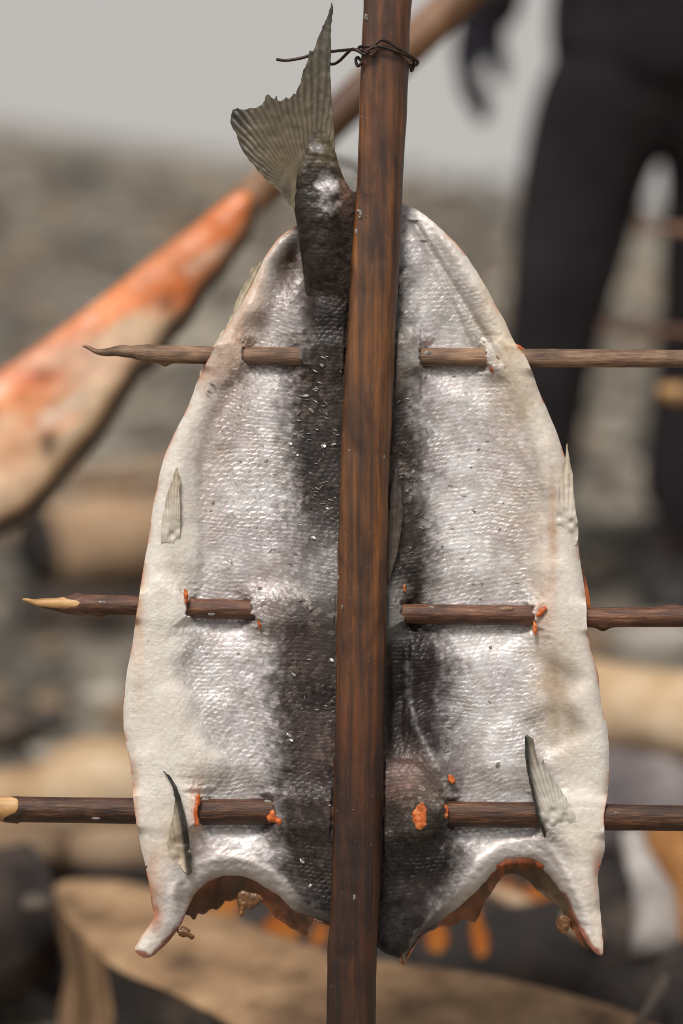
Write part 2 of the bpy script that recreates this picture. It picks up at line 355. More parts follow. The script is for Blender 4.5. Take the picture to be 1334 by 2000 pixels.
BLOT = [ # x, y, rx, ry, colour, strength : stains of the skin, and shade painted into its pocket, valleys and crevice
 (440,705,36,55,(176,140,118),.75),(470,620,24,70,(190,150,120),.6),(562,505,26,60,(104,80,66),.8),(505,560,14,60,(206,176,150),.6),(520,600,40,50,(170,145,135),.4),(395,735,14,18,(170,120,90),.6),
 (1000,640,30,90,(205,180,145),.7),(955,560,22,60,(214,190,160),.6),(870,560,30,60,(165,158,140),.5),(930,660,24,50,(165,155,132),.5),(1010,790,40,60,(190,168,140),.6),
 (1030,1000,60,110,(196,172,146),.45),(1085,1330,36,90,(172,148,120),.75),(1100,1430,30,50,(160,142,118),.6),(1060,1190,14,60,(190,150,118),.6),(1080,1040,8,90,(178,140,105),.6),
 (430,880,60,45,(192,168,150),.45),(520,1180,50,70,(150,130,122),.5),(445,800,40,30,(186,160,140),.4),(410,960,20,90,(196,176,158),.35),
 (270,1200,10,120,(205,170,135),.6),(300,1730,16,60,(170,118,80),.7),(302,1790,14,22,(150,80,45),.7),(335,1640,18,40,(206,176,140),.5),(262,1560,9,60,(180,140,95),.6),(385,1580,12,46,(205,140,100),.6),
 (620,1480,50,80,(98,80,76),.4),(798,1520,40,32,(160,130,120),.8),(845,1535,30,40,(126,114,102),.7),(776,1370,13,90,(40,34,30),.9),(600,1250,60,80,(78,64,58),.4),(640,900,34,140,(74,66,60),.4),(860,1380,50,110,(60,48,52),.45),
 (1168,1700,12,40,(190,120,90),.6),(1140,1640,30,40,(216,200,176),.4),(1160,1800,12,40,(214,190,160),.4),(390,1690,22,30,(150,120,112),.6),(560,1745,50,16,(90,84,84),.7),
 (870,1760,60,26,(120,112,112),.5),(480,1600,30,14,(120,96,80),.4),(1120,960,14,60,(196,186,160),.3),(700,1840,140,26,(50,44,42),.9),(780,1850,40,30,(44,40,36),.9)]
def scales(x, y, sx=13.6, sy=8.4, r=9.2, seed=0):
    sg = np.where(x < 712, 1.0, -1.0)*.20; x, y = x+sg*(y-1000)*.9, y-sg*(x-712)*.6
    fx = x+20*fbm(x, y, 130, 2, 31+seed)+1.2*vn(x, y, 30, 35); fy = y+20*fbm(x, y, 130, 2, 33+seed)+1.2*vn(x, y, 30, 36)
    u = fx/sx; v = -fy/sy                          # v grows towards the tail
    j0 = np.floor(v); out = np.zeros_like(x); rnd = np.full(x.shape, .5); edge = np.zeros_like(x)
    for dj in (1, 0, -1, -2):
        j = j0+dj; off = .5*(np.mod(j, 2)); i0 = np.round(u-off)
        for di in (-1, 0, 1):
            i = i0+di; cu = (i+off)*sx; cv = j*sy
            hx = hash2(i, j, 91+seed); hy = hash2(i, j, 92+seed); hr = hash2(i, j, 93+seed)
            du = fx-cu-(hx-.5)*1.2; dv = (-fy)-cv-(hy-.5)*1.2
            dd = np.sqrt((du/(sx*.60))**2+(dv/r)**2); m = dd < 1
            hgt = .45+.55*(dv/r)+(hx-.5)*.6*du/r+(hr-.5)*.7*dv/r-.35*(du/sx)**2
            out = np.where(m, hgt, out); rnd = np.where(m, hr, rnd); edge = np.where(m, sstep(.62, .98, dd)*(dv > 0), edge)
    return out, rnd, edge
ARL = np.array([(378,1752),(405,1724),(440,1711),(480,1714),(520,1735),(545,1752),(575,1780),(615,1798),(650,1812)], float)
ARR = np.array([(1130,1812),(1108,1765),(1080,1722),(1055,1695),(1033,1684),(995,1684),(962,1708),(928,1746),(885,1782),(850,1812),(822,1832),(800,1868)], float)
def pl_dist(x, y, P):
    best = np.full(x.shape, 1e9)
    for (ax, ay), (bx, by) in zip(P[:-1], P[1:]):
        dx, dy = bx-ax, by-ay; t = np.clip(((x-ax)*dx+(y-ay)*dy)/(dx*dx+dy*dy), 0, 1); best = np.minimum(best, (x-ax-t*dx)**2+(y-ay-t*dy)**2)
    return np.sqrt(best)
def lips(x, y):
    m = (y > 1560); dl = np.full(x.shape, 999.); dl[m] = np.minimum(pl_dist(x[m], y[m], ARL), pl_dist(x[m], y[m], ARR)); return dl
def skin_color(x, y, dk, be, rnd, edge, sh):
    silver = lin((234,230,228)); lil = lin((212,204,203)); cream = lin((229,221,210)); dark = lin((64,55,49)); dark2 = lin((38,32,29))
    t = sstep(-.3, .5, fbm(x, y, 70, 3, 41))[:, None]
    c = silver*(1-t)+lil*t
    c = c*(1-be[:,None])+cream*be[:,None]
    br = sstep(-.4, .5, fbm(x, y, 26, 4, 43))[:,None]
    c = c*(1-.18*br*(1-be[:,None]*.6)*np.array([1,1.15,1.3]))
    d2 = sstep(-.3, .4, fbm(x, y, 80, 3, 47))[:,None]; dc = dark*(1-d2)+dark2*d2
    # pale patches of scales on the back
    pp = sstep(.35, .8, rnd+.3*fbm(x, y, 30, 3, 49)-.15)[:,None]
    dc = dc*(1+.25*pp)*(1-.35*sstep(1560, 1680, y))[:,None]
    c = c*(1-dk[:,None])+dc*dk[:,None]
    for bx, by, rx, ry, bc, st in BLOT:
        g = st*np.exp(-.5*(((x-bx)/rx)**2+((y-by)/ry)**2)*1.3)*(1+.5*fbm(x, y, 22, 3, 51))
        g = np.clip(g, 0, 1)[:,None]; c = c*(1-g)+lin(bc)*g
    dl = lips(x, y); wl_ = curve_interp([(380,60),(440,62),(520,46),(600,26),(700,16),(800,14),(870,26),(930,46),(1000,62),(1060,66),(1130,30)], x)
    lp = (1-sstep(wl_*.75, wl_*1.1, dl+6*fbm(x, y, 18, 3, 55)))
    lc = lin((214,204,198))*(1+.14*fbm(x*.6+y*.5, y*1.4-x*.4, 16, 4, 57))[:,None]
    gy = (sstep(545, 600, x)*(1-sstep(840, 915, x)))[:,None]; lc = lc*(1-gy)+lin((104,96,92))*gy
    lpw = (lp*.9)[:,None]; c = c*(1-lpw)+lc*lpw
    dk = dk*(1-lp); be = np.maximum(be, lp)
    vis = (1-be*.85)*(.6+.4*dk)
    c = c*(1+(rnd-.5)*.55*vis)[:,None]
    eg = (.62*edge*vis*(rnd > .12))[:,None]; c = c*(1-eg)+c*lin((150,124,108))*1.0*eg; gl = ((1-edge)*sstep(.6,.95,rnd)*(1-be)*.4*(1-dk))[:,None]; c = c*(1-gl)+lin((232,230,230))*gl; c = c*(1+.6*dk*(1-edge)*sstep(.5,1,rnd)*(1-sstep(1560,1640,y))*sstep(-.3,.3,fbm(x, y, 60, 2, 54)))[:,None]       # pigmented rim of each scale, then glints painted on the scale faces
    return np.clip(c, .01, .85)
def build_skin():
    x, y, d, q, b = clipgrid(OUTC, 1.65)
    dk, be = masks(x, y); h = H0(x, y, d)
    sh, rnd, edge = scales(x, y)
    sh2, rnd2, edge2 = scales(x*1.0, y*1.0, 10.0, 6.2, 6.6, 7)
    bm_ = sstep(.35, .8, be); sh = sh*(1-bm_)+.55*sh2*bm_; rnd = rnd*(1-bm_)+rnd2*bm_; edge = edge*(1-bm_)+.6*edge2*bm_
    rough = sstep(-.1, .5, fbm(x, y, 120, 2, 61))                  # patches where scales are wiped away, wrinkled instead
    smooth_bot = sstep(1600, 1660, y)*np.where(x < 712, 1-sstep(510, 560, x), sstep(900, 960, x))
    amp = 2.7*(1-.48*be)*(.6+.65*sstep(-.35,.3,fbm(x, y, 64, 3, 58)))*(1-.8*smooth_bot)*sstep(2, 14, d)
    wr = fbm(x*1.0, y*2.2, 22, 4, 63); wr2 = 1-np.abs(fbm(x+.6*y, y*.8, 18, 3, 65))*2
    h = h+amp*sh*(1-.35*rough)+.5*wr*(1-be*.6)*(.3+.9*rough)+1.0*wr2*rough*(1-be)*(x < 600)+.45*fbm(x, y, 7, 2, 67)
    dl = lips(x, y); lw_ = curve_interp([(380,50),(520,40),(600,24),(800,14),(930,40),(1060,56),(1130,26)], x); lipm = 1-sstep(lw_*.7, lw_*1.1, dl)
    h = h-lipm*amp*sh*.85+3*np.exp(-((dl-lw_*.8)/9)**2)-20*np.exp(-dl/15)+1.8*lipm*fbm(x*.5+y*.5, y*1.5-x*.5, 14, 4, 57)
    re_ = np.minimum(pl_dist(x, y, np.array([(366,1786),(350,1812),(328,1840),(296,1868),(266,1862)], float)), pl_dist(x, y, np.array([(1096,1748),(1110,1765),(1130,1812),(1152,1850),(1173,1867)], float)))
    # lateral line
    ll = np.exp(-((x-(512+.02*(y-1000)))/4)**2)*(y > 760)*(y < 1560); h = h-1.0*ll
    # long folds of the white skin above the gill cut
    fold = smooth_bot*fbm(x*.8+y*.3, y*1.3, 14, 3, 69)
    h = h+.9*fold*sstep(4, 20, d)
    # vertical folds upper right and crease beside the stake
    ur = sstep(820, 700, y)*0
    f2 = ((x > 790) & (y < 760))*np.exp(-(((x-812)-.62*(y-440))/9)**2)*(y > 430)*sstep(780, 640, y); h = h-8*f2
    f4 = np.exp(-(((x-840)-.45*(y-500))/7)**2)*(y > 470)*(y < 680)*(x > 790); h = h-5*f4
    f3 = np.exp(-((x-(797+.00*(y-1000)))/5.0)**2)*sstep(1190, 1260, y)*(1-sstep(1420, 1480, y))*(x > 750); h = h-7*f3
    # gill-plate seam curving right and down from the crease
    sx_ = curve_interp([(1290,796),(1360,800),(1420,812),(1480,845),(1530,872),(1570,884)], y)
    seam = np.exp(-((x-sx_+3*vn(y*0, y, 14, 5))/6.0)**2)*sstep(1280, 1310, y)*(1-sstep(1540, 1575, y))*(x > 750)*(.7+.3*vn(x, y, 7, 6)); h = h+3.5*seam+2.2*seam*vn(x, y, 6, 8)
    # folded skin strip right of the stake near the upper skewer
    st = (x > 765)*(1-sstep(819, 823, x))*sstep(630, 660, y)*(1-sstep(740, 790, y)); h = h+9*st
    hmax = np.where((x > curve_interp(FSTK_L, y)-4) & (x < curve_interp(FSTK_R, y)+4), 22, 99); h = np.minimum(h, hmax)
    c = skin_color(x, y, dk, be, rnd, edge, sh)
    c = c*(1-seam[:,None]*.6)+lin((168,164,160))*seam[:,None]*.6*(1+.7*vn(x, y, 8, 9))[:,None]
    stc = (st*.45)[:,None]; c = c*(1-stc)+lin((128,118,108))*stc
    pal = ((x > 752)*(1-sstep(786, 806, x+8*fbm(x, y, 14, 2, 44)))*sstep(1110, 1150, y)*(1-sstep(1225, 1275, y))*.5)[:,None]; c = c*(1-pal)+lin((150,146,142))*pal
    sp = (fbm(x, y, 5, 2, 73) > .8)*(fbm(x, y, 160, 2, 75) > .2)*.5; c = c*(1-sp)[:,None]
    bt = ((x > 800)*sstep(1770, 1845, y)*.0)
    redge = (np.exp(-d/3.0)*(fbm(x, y, 40, 3, 79) > .05)*.75)[:,None]; c = c*(1-redge)+lin((200,128,84))*redge
    rm_ = ((1-sstep(3, 11, re_+5*fbm(x, y, 14, 3, 56)))*.85)[:,None]; c = c*(1-rm_)+lin((134,62,38))*(1+.4*fbm(x, y, 9, 3, 59))[:,None]*rm_
    met = np.clip((1-be)*.9+.15, 0, 1)*(1-.75*dk)*(.6+.8*(rnd-.3))
    return mesh('skin', P3(x, y, h), q[:, ::-1], M['skin'], fish, np.concatenate([c, np.clip(met,0,1)[:,None]], 1))
skin_obj = build_skin()
# flesh behind the skin, showing along the gill cuts and the belly edge
OUT2 = [tuple(p) for p in OUT]
def repl(lst, a, b, new):
    i, j = lst.index(a), lst.index(b); return lst[:i+1]+new+lst[j:]
OUT2 = repl(OUT2, (1152,1850), (850,1812), [(1143,1852),(1122,1822),(1102,1786),(1088,1764),(1064,1752),(1045,1735),(1028,1718),(1008,1706),(985,1712),(972,1728),(955,1752),(940,1780),(925,1800),(905,1796),(890,1806),(872,1810)])
OUT2 = repl(OUT2, (615,1798), (362,1786), [(600,1822),(592,1828),(570,1812),(540,1795),(520,1772),(510,1762),(495,1760),(478,1742),(465,1752),(452,1760),(440,1758),(425,1778),(412,1776),(400,1786),(388,1784),(378,1796)])
OUT2 = repl(OUT2, (1132,1090), (1147,1225), [(1142,1120),(1150,1160),(1155,1196),(1149,1212)])
OUT2C = catmull(OUT2, 4)
nx = fbm(OUT2C[:,0], OUT2C[:,1], 12, 3, 15); ny = fbm(OUT2C[:,0], OUT2C[:,1], 12, 3, 16)
amp_ = np.where((OUT2C[:,1] > 1700), 4.5, 1.5)[:,None]; OUT2C = OUT2C+amp_*np.stack([nx, ny], -1)
def flesh_col(x, y, d):
    t = sstep(-.35, .45, fbm(x*2.2, y*.8, 26, 4, 81))[:,None]
    c = lin((176,92,40))*(1-t)+lin((104,58,34))*t
    # inside of the gill cuts: ochre and brown membranes
    g = (sstep(1690, 1720, y)*(x > 330)*(x < 1160))[:,None]; t2 = sstep(-.2, .5, fbm(x, y, 40, 3, 83))[:,None]
    m = lin((78,54,38))*(1-t2)+lin((126,78,46))*t2
    c = c*(1-g*.8)+m*g*.8
    r = ((x > 985)*(x < 1110)*sstep(1690,1700,y))[:,None]*.8; c = c*(1-r)+lin((86,70,50))*r
    return c
def recede(x, y):
    dd, _, _, ins = poly_dist(x, y, OUTC); return np.where((~ins) & (y > 1690), dd, 0)
def flesh_front(x, y, d):
    return H0(x, y, d*0+60)-8-16*np.exp(-d/10)*(y < 1690)-12*(1-np.exp(-d/9))-14*sstep(1690, 1700, y)-1.3*recede(x, y)+3*fbm(x*1.4, y*.7, 14, 3, 84)*(y > 1690)
solid('flesh', OUT2C, 3.5, flesh_front, lambda x, y, d: flesh_front(x, y, d)-6-26*(1-np.exp(-d/25)), P3, M['flesh'], fish, flesh_col)
# tail stem
STEM = [(574,402),(580,440),(588,500),(592,532),(595,565),(596,610),(600,650),(640,660),(700,662),(704,380),(694,376),(682,366),(667,337),(656,303),(645,275),(632,256),(618,254),(606,268),(596,300),(582,330),(577,368)]
STEMC = catmull(STEM, 5)
def stem_front(x, y, d):
    base = curve_interp([(250,31),(340,29),(420,20),(480,8),(520,2),(560,-6),(600,-14),(650,-26),(700,-36)], y); rr = curve_interp([(250,0),(300,3),(340,8),(380,20),(430,36),(480,46),(520,48),(560,46),(600,42),(650,32),(700,20)], y)
    dl_ = (x-curve_interp([(402,574),(440,580),(500,588),(560,595),(662,600)], y)).clip(0); dd = np.where(y > 480, np.maximum(d, np.minimum(dl_*.96, 60)), d)
    t = np.clip(dd/52, 0, 1); h = base+rr*np.sqrt(1-(1-t)**2)
    h = h-np.maximum(0, h-(38-.3*(x-660)))*sstep(632, 676, x)
    h = h-2.5*np.exp(-((y-302-.25*(x-600))/6)**2)-2*np.exp(-((y-352+.3*(x-640))/6)**2)
    s, _, _ = scales(x, y, 11, 7.2, 7.6, 3)
    w_ = sstep(530, 635, y); h = h*(1-w_)+(H0(x, y, x*0+60)-4)*w_
    return h+2.3*s*sstep(2, 10, d)+1.8*fbm(x, y*1.6, 18, 3, 87)
def stem_col(x, y, d):
    s, r, e = scales(x, y, 11, 7.2, 7.6, 3); n = fbm(x, y, 24, 4, 89)
    g = sstep(-.15, .4, .55*n+.9*np.exp(-(((x-640)/34)**2+((y-370)/62)**2))+.7*np.exp(-(((x-615)/22)**2+((y-285)/24)**2))-.55)[:,None]
    c = lin((52,44,38))*(1-g)+lin((176,168,166))*g
    up = (sstep(352, 296, y+26*fbm(x, y, 16, 3, 91)))[:,None]*(1-.6*g); c = c*(1-up)+lin((96,86,68))*up
    br = np.exp(-(((x-676)/14)**2+((y-370)/40)**2))[:,None]*.8; c = c*(1-br)+lin((128,100,84))*br
    c = c*(1+.9*(r-.5)-.3*e)[:,None]  # random per-scale brightness painted as silver glints
    return np.concatenate([np.clip(c, .01, .8), .0+.6*g], 1)
solid('tail_stem', STEMC, 2.2, stem_front, lambda x, y, d: curve_interp([(250,24),(330,20),(420,4),(520,-6),(720,-40)], y)-8*np.clip(d/50,0,1), P3, M['skin'], fish, stem_col)
# fins
def fin(name, P, root, tip, h0, col0, col1, rays=26, thick=3.0, bulge=0.0, ray_amp=1.2, sink=0, coldark=None, step=2.2, n=4, tilt=0.0, label=None, rag=1.5, spread=None):
    C = catmull(P, n); C = C+rag*np.stack([vn(C[:,0], C[:,1], 5, 3), vn(C[:,0], C[:,1], 5, 4)], -1)
    ax = np.array(tip, float)-np.array(root, float); L = np.hypot(*ax); ax /= L; px = np.array([-ax[1], ax[0]])
    org = np.array(root)-ax*(spread or L*.35)
    def co(x, y):
        a = (x-root[0])*ax[0]+(y-root[1])*ax[1]; vx = x-org[0]; vy = y-org[1]
        th = np.arctan2(vx*px[0]+vy*px[1], vx*ax[0]+vy*ax[1]); return np.clip(a/L, 0, 1.2), th
    _, t0 = co(C[:,0], C[:,1]); tr = t0.max()-t0.min(); ph0 = t0.min()
    def front(x, y, d):
        a, th = co(x, y); ph = (th-ph0)/tr*rays*2*math.pi
        hh = h0(x, y) if callable(h0) else h0+0*x
        return hh+bulge*np.sqrt(np.clip(d/12,0,1))+ray_amp*.55*np.sin(ph+.8*vn(x, y, 20, 9))*sstep(0, 5, d)*(.5+.5*sstep(0,.5,a))+1.0*fbm(x, y, 14, 2, 8)+tilt*a*a-sink*(1-sstep(.0, .42, a+.10*vn(x, y, 12, 19)))
    def colf(x, y, d):
        a, th = co(x, y); ph = (th-ph0)/tr*rays*2*math.pi; a = a[:,None]
        a = a**1.4; c = lin(col0)*(1-a)+lin(col1)*a
        c = c*(1+.20*np.sin(ph+.8*vn(x, y, 20, 9))*(sstep(0, .5, a[:,0]) if sink else 1)+.12*fbm(x, y, 18, 3, 10))[:,None]
        c = c*(1-.35*np.exp(-d/2.0)*sstep(.15,.5,a[:,0]))[:,None]
        if coldark: g = coldark(x, y)[:,None]; c = c*(1-g)+lin((34,30,27))*g
        return np.concatenate([np.clip(c, .01, .8), np.zeros((len(x),1))], 1)
    o = solid(name, C, step, front, lambda x, y, d: front(x, y, d)-thick, P3, M['fin'], fish, colf)
    if label: o['label'] = label
    return o
TAIL = [(666,337),(661,318),(655,293),(651,236),(647,169),(646,125),(645,67),(648,40),(651,12),(648,5),(641,27),(633,46),(624,67),(616,88),(609,103),(604,98),(600,118),(594,135),(589,150),(584,169),
 (575,186),(572,182),(565,194),(557,191),(545,199),(540,186),(535,193),(521,185),(515,200),(501,211),(490,211),(479,214),(461,212),(451,223),(452,243),(462,263),(469,287),(488,314),(511,341),(535,364),(555,385),(576,408),(600,400),(640,350)]
fin('tail_fin', TAIL, (605,385), (545,200), lambda x, y: 30+6*np.sin((x-450)/38.0)-10*sstep(500,450,x), (112,98,74), (88,78,60), rays=40, ray_amp=1.6, spread=20, rag=1.8,
    coldark=lambda x, y: .75*np.clip(np.exp(-(((x-467)/22)**2+((y-232)/24)**2))+sstep(70, 30, y)+.5*np.exp(-((y-(385-.9*(576-x)))/16)**2)*(x < 570)+.35*sstep(.1,.6,fbm(x*3, y*.6, 60, 3, 12)), 0, 1))
fin('pelvic_fin', [(346,912),(351,935),(352,965),(353,1010),(350,1060),(346,1095),(341,1112),(334,1090),(326,1070),(314,1066),(316,1020),(326,970),(338,930)], (335,1100), (346,912), lambda x, y: H0(x, y, x*0+60)+2+.07*(1100-y), (229,219,206), (190,174,146), rays=14, sink=11, thick=2.0)
fin('pelvic_fin', [(1108,866),(1112,895),(1118,922),(1120,936),(1122,970),(1127,1010),(1129,1038),(1125,1062),(1100,1075),(1084,1070),(1083,1030),(1089,975),(1097,925),(1104,890)], (1105,1070), (1108,866), lambda x, y: H0(x, y, x*0+60)+3+.07*(1060-y).clip(0), (229,219,206), (200,182,154), rays=10, sink=11, thick=2.0)
fin('pectoral_fin', [(317,1506),(330,1514),(345,1537),(358,1580),(368,1632),(373,1670),(375,1700),(366,1708),(350,1690),(332,1672),(327,1655),(331,1625),(338,1590),(341,1560),(334,1530)], (360,1700), (325,1515), lambda x, y: np.maximum(H0(x, y, x*0+60), 8)+4+.30*(x-335)+.05*(1700-y), (214,196,172), (120,110,90), rays=7, sink=11, thick=3, label='narrow curled chest fin with a dark blade edge',
    coldark=lambda x, y: .95*sstep(-15, -5, x-curve_interp([(1506,328),(1537,345),(1580,358),(1632,368),(1700,375)], y)+3)*sstep(1500,1510,y))
fin('pectoral_fin', [(1026,1438),(1036,1440),(1043,1450),(1047,1470),(1051,1492),(1056,1494),(1060,1484),(1068,1500),(1078,1520),(1098,1546),(1112,1572),(1126,1598),(1128,1630),(1112,1660),(1090,1680),(1074,1662),(1060,1625),(1048,1588),(1038,1548),(1030,1505),(1025,1465)], (1100,1650), (1034,1445), lambda x, y: np.maximum(H0(x, y, x*0+60)+2, 37*sstep(1672, 1596, y))+.05*(1600-y).clip(0), (230,222,210), (132,122,100), rays=20, sink=11, thick=3, bulge=3, label='broad pale chest fin with a frayed tip, lying over the lowest skewer',
    coldark=lambda x, y: np.exp(-((x-2-curve_interp([(1438,1025),(1505,1030),(1588,1048),(1660,1072),(1675,1084)], y))/8)**2))
fin('dorsal_fin', [(773,916),(778,930),(785,965),(787,1000),(783,1040),(775,1080),(765,1120),(757,1140),(755,1080),(759,1000),(765,950)], (764,1130), (774,918), lambda x, y: 27+0*x, (84,70,58), (58,48,42), rays=4, thick=3, ray_amp=1.8)
fin('anal_fin', [(510,508),(505,530),(496,556),(486,584),(468,618),(448,655),(425,692),(404,726),(390,738),(398,708),(412,682),(432,652),(446,628),(460,596),(468,570),(474,566),(480,545),(484,548),(492,524),(500,522)], (395,738), (506,512), lambda x, y: -2+0*x, (222,208,180), (168,154,122), rays=5, thick=4, rag=2.5, ray_amp=1.6)
# scraps of orange flesh pushed out where the skewers go through, ragged gill bits
def scrap(pts, h, seed=0, mat='scrap', bul=5, name='flesh_scrap', parent=None, n=4):
    if h > 20: h += 7
    C = catmull(pts, n); C = C+1.8*np.stack([vn(C[:,0], C[:,1], 4, seed+3), vn(C[:,0], C[:,1], 4, seed+4)], -1)
    return solid(name, C, 1.8, lambda x, y, d: h+bul*np.sqrt(np.clip(d/7, 0, 1))+1.4*fbm(x, y, 5, 3, seed), lambda x, y, d: h-4-3*np.clip(d/6,0,1), P3, M[mat], parent or fish, lambda x, y, d: np.ones((len(x),3))*.5)
M['gillbit'] = noisy('gill_membrane', [(.3, L4((62,40,24))), (.55, L4((112,74,42))), (.75, L4((160,120,80)))], 260, rough=.4, coat=.2, bs=.6, bd=.0008)
for pts, h in [([(822,1562),(832,1566),(838,1585),(836,1604),(824,1622),(810,1620),(804,1600),(808,1578)], 40),
               ([(956,692),(964,698),(968,712),(964,728),(957,722),(952,705)], 14),
               ([(840,1574),(855,1568),(873,1572),(876,1592),(868,1600),(856,1588)], 26),
               ([(1052,1192),(1060,1186),(1067,1184),(1068,1190),(1058,1202),(1048,1206)], 26),
               ([(1042,1212),(1047,1216),(1050,1232),(1045,1240),(1040,1226)], 22),
               ([(524,1590),(534,1582),(540,1594),(550,1600),(548,1612),(538,1606),(526,1606),(520,1598)], 24),
               ([(503,1192),(510,1188),(514,1205),(510,1226),(507,1232),(503,1214)], 18),
               ([(359,1154),(365,1152),(368,1165),(365,1180),(360,1176)], 24),
               ([(384,1556),(390,1552),(391,1568),(386,1582),(389,1606),(384,1614),(378,1590)], 27),
               ([(1008,672),(1020,678),(1030,688),(1028,702),(1022,698),(1014,686)], -2),
               ([(876,1512),(886,1516),(890,1526),(884,1532),(876,1524)], 12),
               ([(787,1144),(791,1142),(793,1152),(790,1160)], 12)]:
    scrap(pts, h, int(pts[0][0]) % 50)
for pts, h, s in [([(466,1745),(480,1740),(505,1748),(514,1756),(505,1766),(492,1776),(480,1774),(472,1792),(466,1784),(464,1764)], -14, 3),
               ([(346,1818),(358,1812),(372,1822),(378,1824),(380,1830),(374,1836),(366,1830),(352,1830)], -8, 5),
               ([(1090,1792),(1104,1788),(1116,1800),(1112,1812),(1106,1826),(1096,1824),(1088,1808)], -12, 7),
               ([(352,1812),(362,1810),(372,1816),(366,1822),(356,1824)], -10, 8)]:
    scrap(pts, h, s, 'gillbit', 4, 'gill_scrap')
# loose scales standing on the back and flank
def build_loose():
    rng = np.random.default_rng(8); V = []; F = []; n = 0
    pts = []
    for k in range(150):
        if rng.random() < .55: x = rng.normal(622, 30); y = rng.uniform(690, 1060)
        elif rng.random() < .6: x = rng.normal(806, 16); y = rng.uniform(720, 1120)
        else: x = rng.uniform(560, 650); y = rng.uniform(1060, 1750)
        if x > curve_interp(FSTK_L, y)-6 and x < 712: continue
        if x < curve_interp(FSTK_R, y)+6 and x >= 712: continue
        pts.append((x, y))
    for k in range(26): pts.append((rng.uniform(400, 560), rng.uniform(720, 1500)))
    for k in range(26): pts.append((rng.uniform(850, 1040), rng.uniform(720, 1500)))
    P = np.array(pts); x = P[:,0]; y = P[:,1]; h = H0(x, y, x*0+60)+2.5
    for i in range(len(P)):
        L = rng.uniform(3.5, 7.0); W = rng.uniform(.4, 1.1) if rng.random() < .85 else rng.uniform(2.5, 4.2); a = rng.normal(.45, .5); a = a if x[i] < 700 else -a
        u = np.array([math.cos(a), math.sin(a)]); v = np.array([-u[1], u[0]]); lift = rng.uniform(.5, 3)
        ring = []
        for t in range(8):
            th = t/8*2*math.pi; p = P[i]+u*L*math.cos(th)+v*W*math.sin(th)
            ring.append((p[0], p[1], h[i]+lift*math.cos(th)+1.2*math.sin(th)))
        ring.append((P[i][0], P[i][1], h[i]+1.2))
        r = np.array(ring); V.append(P3(r[:,0], r[:,1], r[:,2])); 
        for t in range(8): F.append([n+8, n+(t+1) % 8, n+t])
        n += 9
    o = mesh('loose_scales', np.concatenate(V), F, M['loose'], fish); o['kind'] = 'stuff'
build_loose()
# ================================================================ STAKE
M['stake'] = None
def stake_mat():
    m, nt, b = newmat('smoked_wood')
    n1 = noise_node(nt, 170, 8, (1, 1, .035), rough=.68, dist=.3); n2 = noise_node(nt, 44, 7, (1, 1, .3), rough=.62, dist=.5); n3 = noise_node(nt, 420, 3, (1, 1, .05))
    r1 = ramp(nt, n1.outputs[0], [(.3, L4((56,39,25))), (.46, L4((90,60,32))), (.6, L4((122,80,38))), (.78, L4((164,116,62)))])
    r2 = ramp(nt, n2.outputs[0], [(.34, (.36,.31,.29,1)), (.44, (.58,.5,.46,1)), (.53, (.92,.86,.8,1)), (.7, (1.3,1.15,1,1))])
    x = mixc(nt, r1.outputs[0], r2.outputs[0], 1.0)
    # smoke-blackened towards the foot, redder and darker at the top
    tc = nt.nodes.new('ShaderNodeTexCoord'); sp = nt.nodes.new('ShaderNodeSeparateXYZ'); nt.links.new(tc.outputs['Object'], sp.inputs[0])
    mr = nt.nodes.new('ShaderNodeMapRange'); mr.inputs[1].default_value = .3; mr.inputs[2].default_value = 1.2; nt.links.new(sp.outputs[2], mr.inputs[0])
    rz = ramp(nt, mr.outputs[0], [(0, (.30,.24,.24,1)), (.2, (.34,.27,.26,1)), (.30, (.48,.38,.35,1)), (.42, (.85,.76,.7,1)), (.52, (1.05,1,.95,1)), (.72, (1.0,.95,.9,1)), (.9, (.85,.74,.74,1)), (1, (.62,.52,.55,1))])
    y = mixc(nt, x.outputs[2], rz.outputs[0], 1.0); nt.links.new(y.outputs[2], b.inputs['Base Color'])
    b.inputs['Roughness'].default_value = .42; b.inputs['Coat Weight'].default_value = .22; b.inputs['Coat Roughness'].default_value = .3
    p = bump(nt, b, n1.outputs[0], .5, .001); bump(nt, b, n3.outputs[0], .3, .0004, p); return m
M['stake'] = stake_mat()
SLx = [(-160,716),(0,710),(80,707),(160,703),(260,700),(350,697),(500,687),(600,681),(700,675),(800,670),(900,665),(1000,662),(1100,659),(1200,658),(1300,657),(1400,655),(1500,653),(1600,651),(1700,648),(1800,644),(1850,640),(2000,638),(2900,620)]
SRx = [(-160,812),(0,805),(60,801),(150,798),(220,795),(300,790),(400,786),(520,780),(600,775),(700,770),(800,766),(880,762),(950,759),(1100,757),(1200,754),(1300,752),(1500,748),(1700,745),(1850,736),(2000,733),(2900,712)]
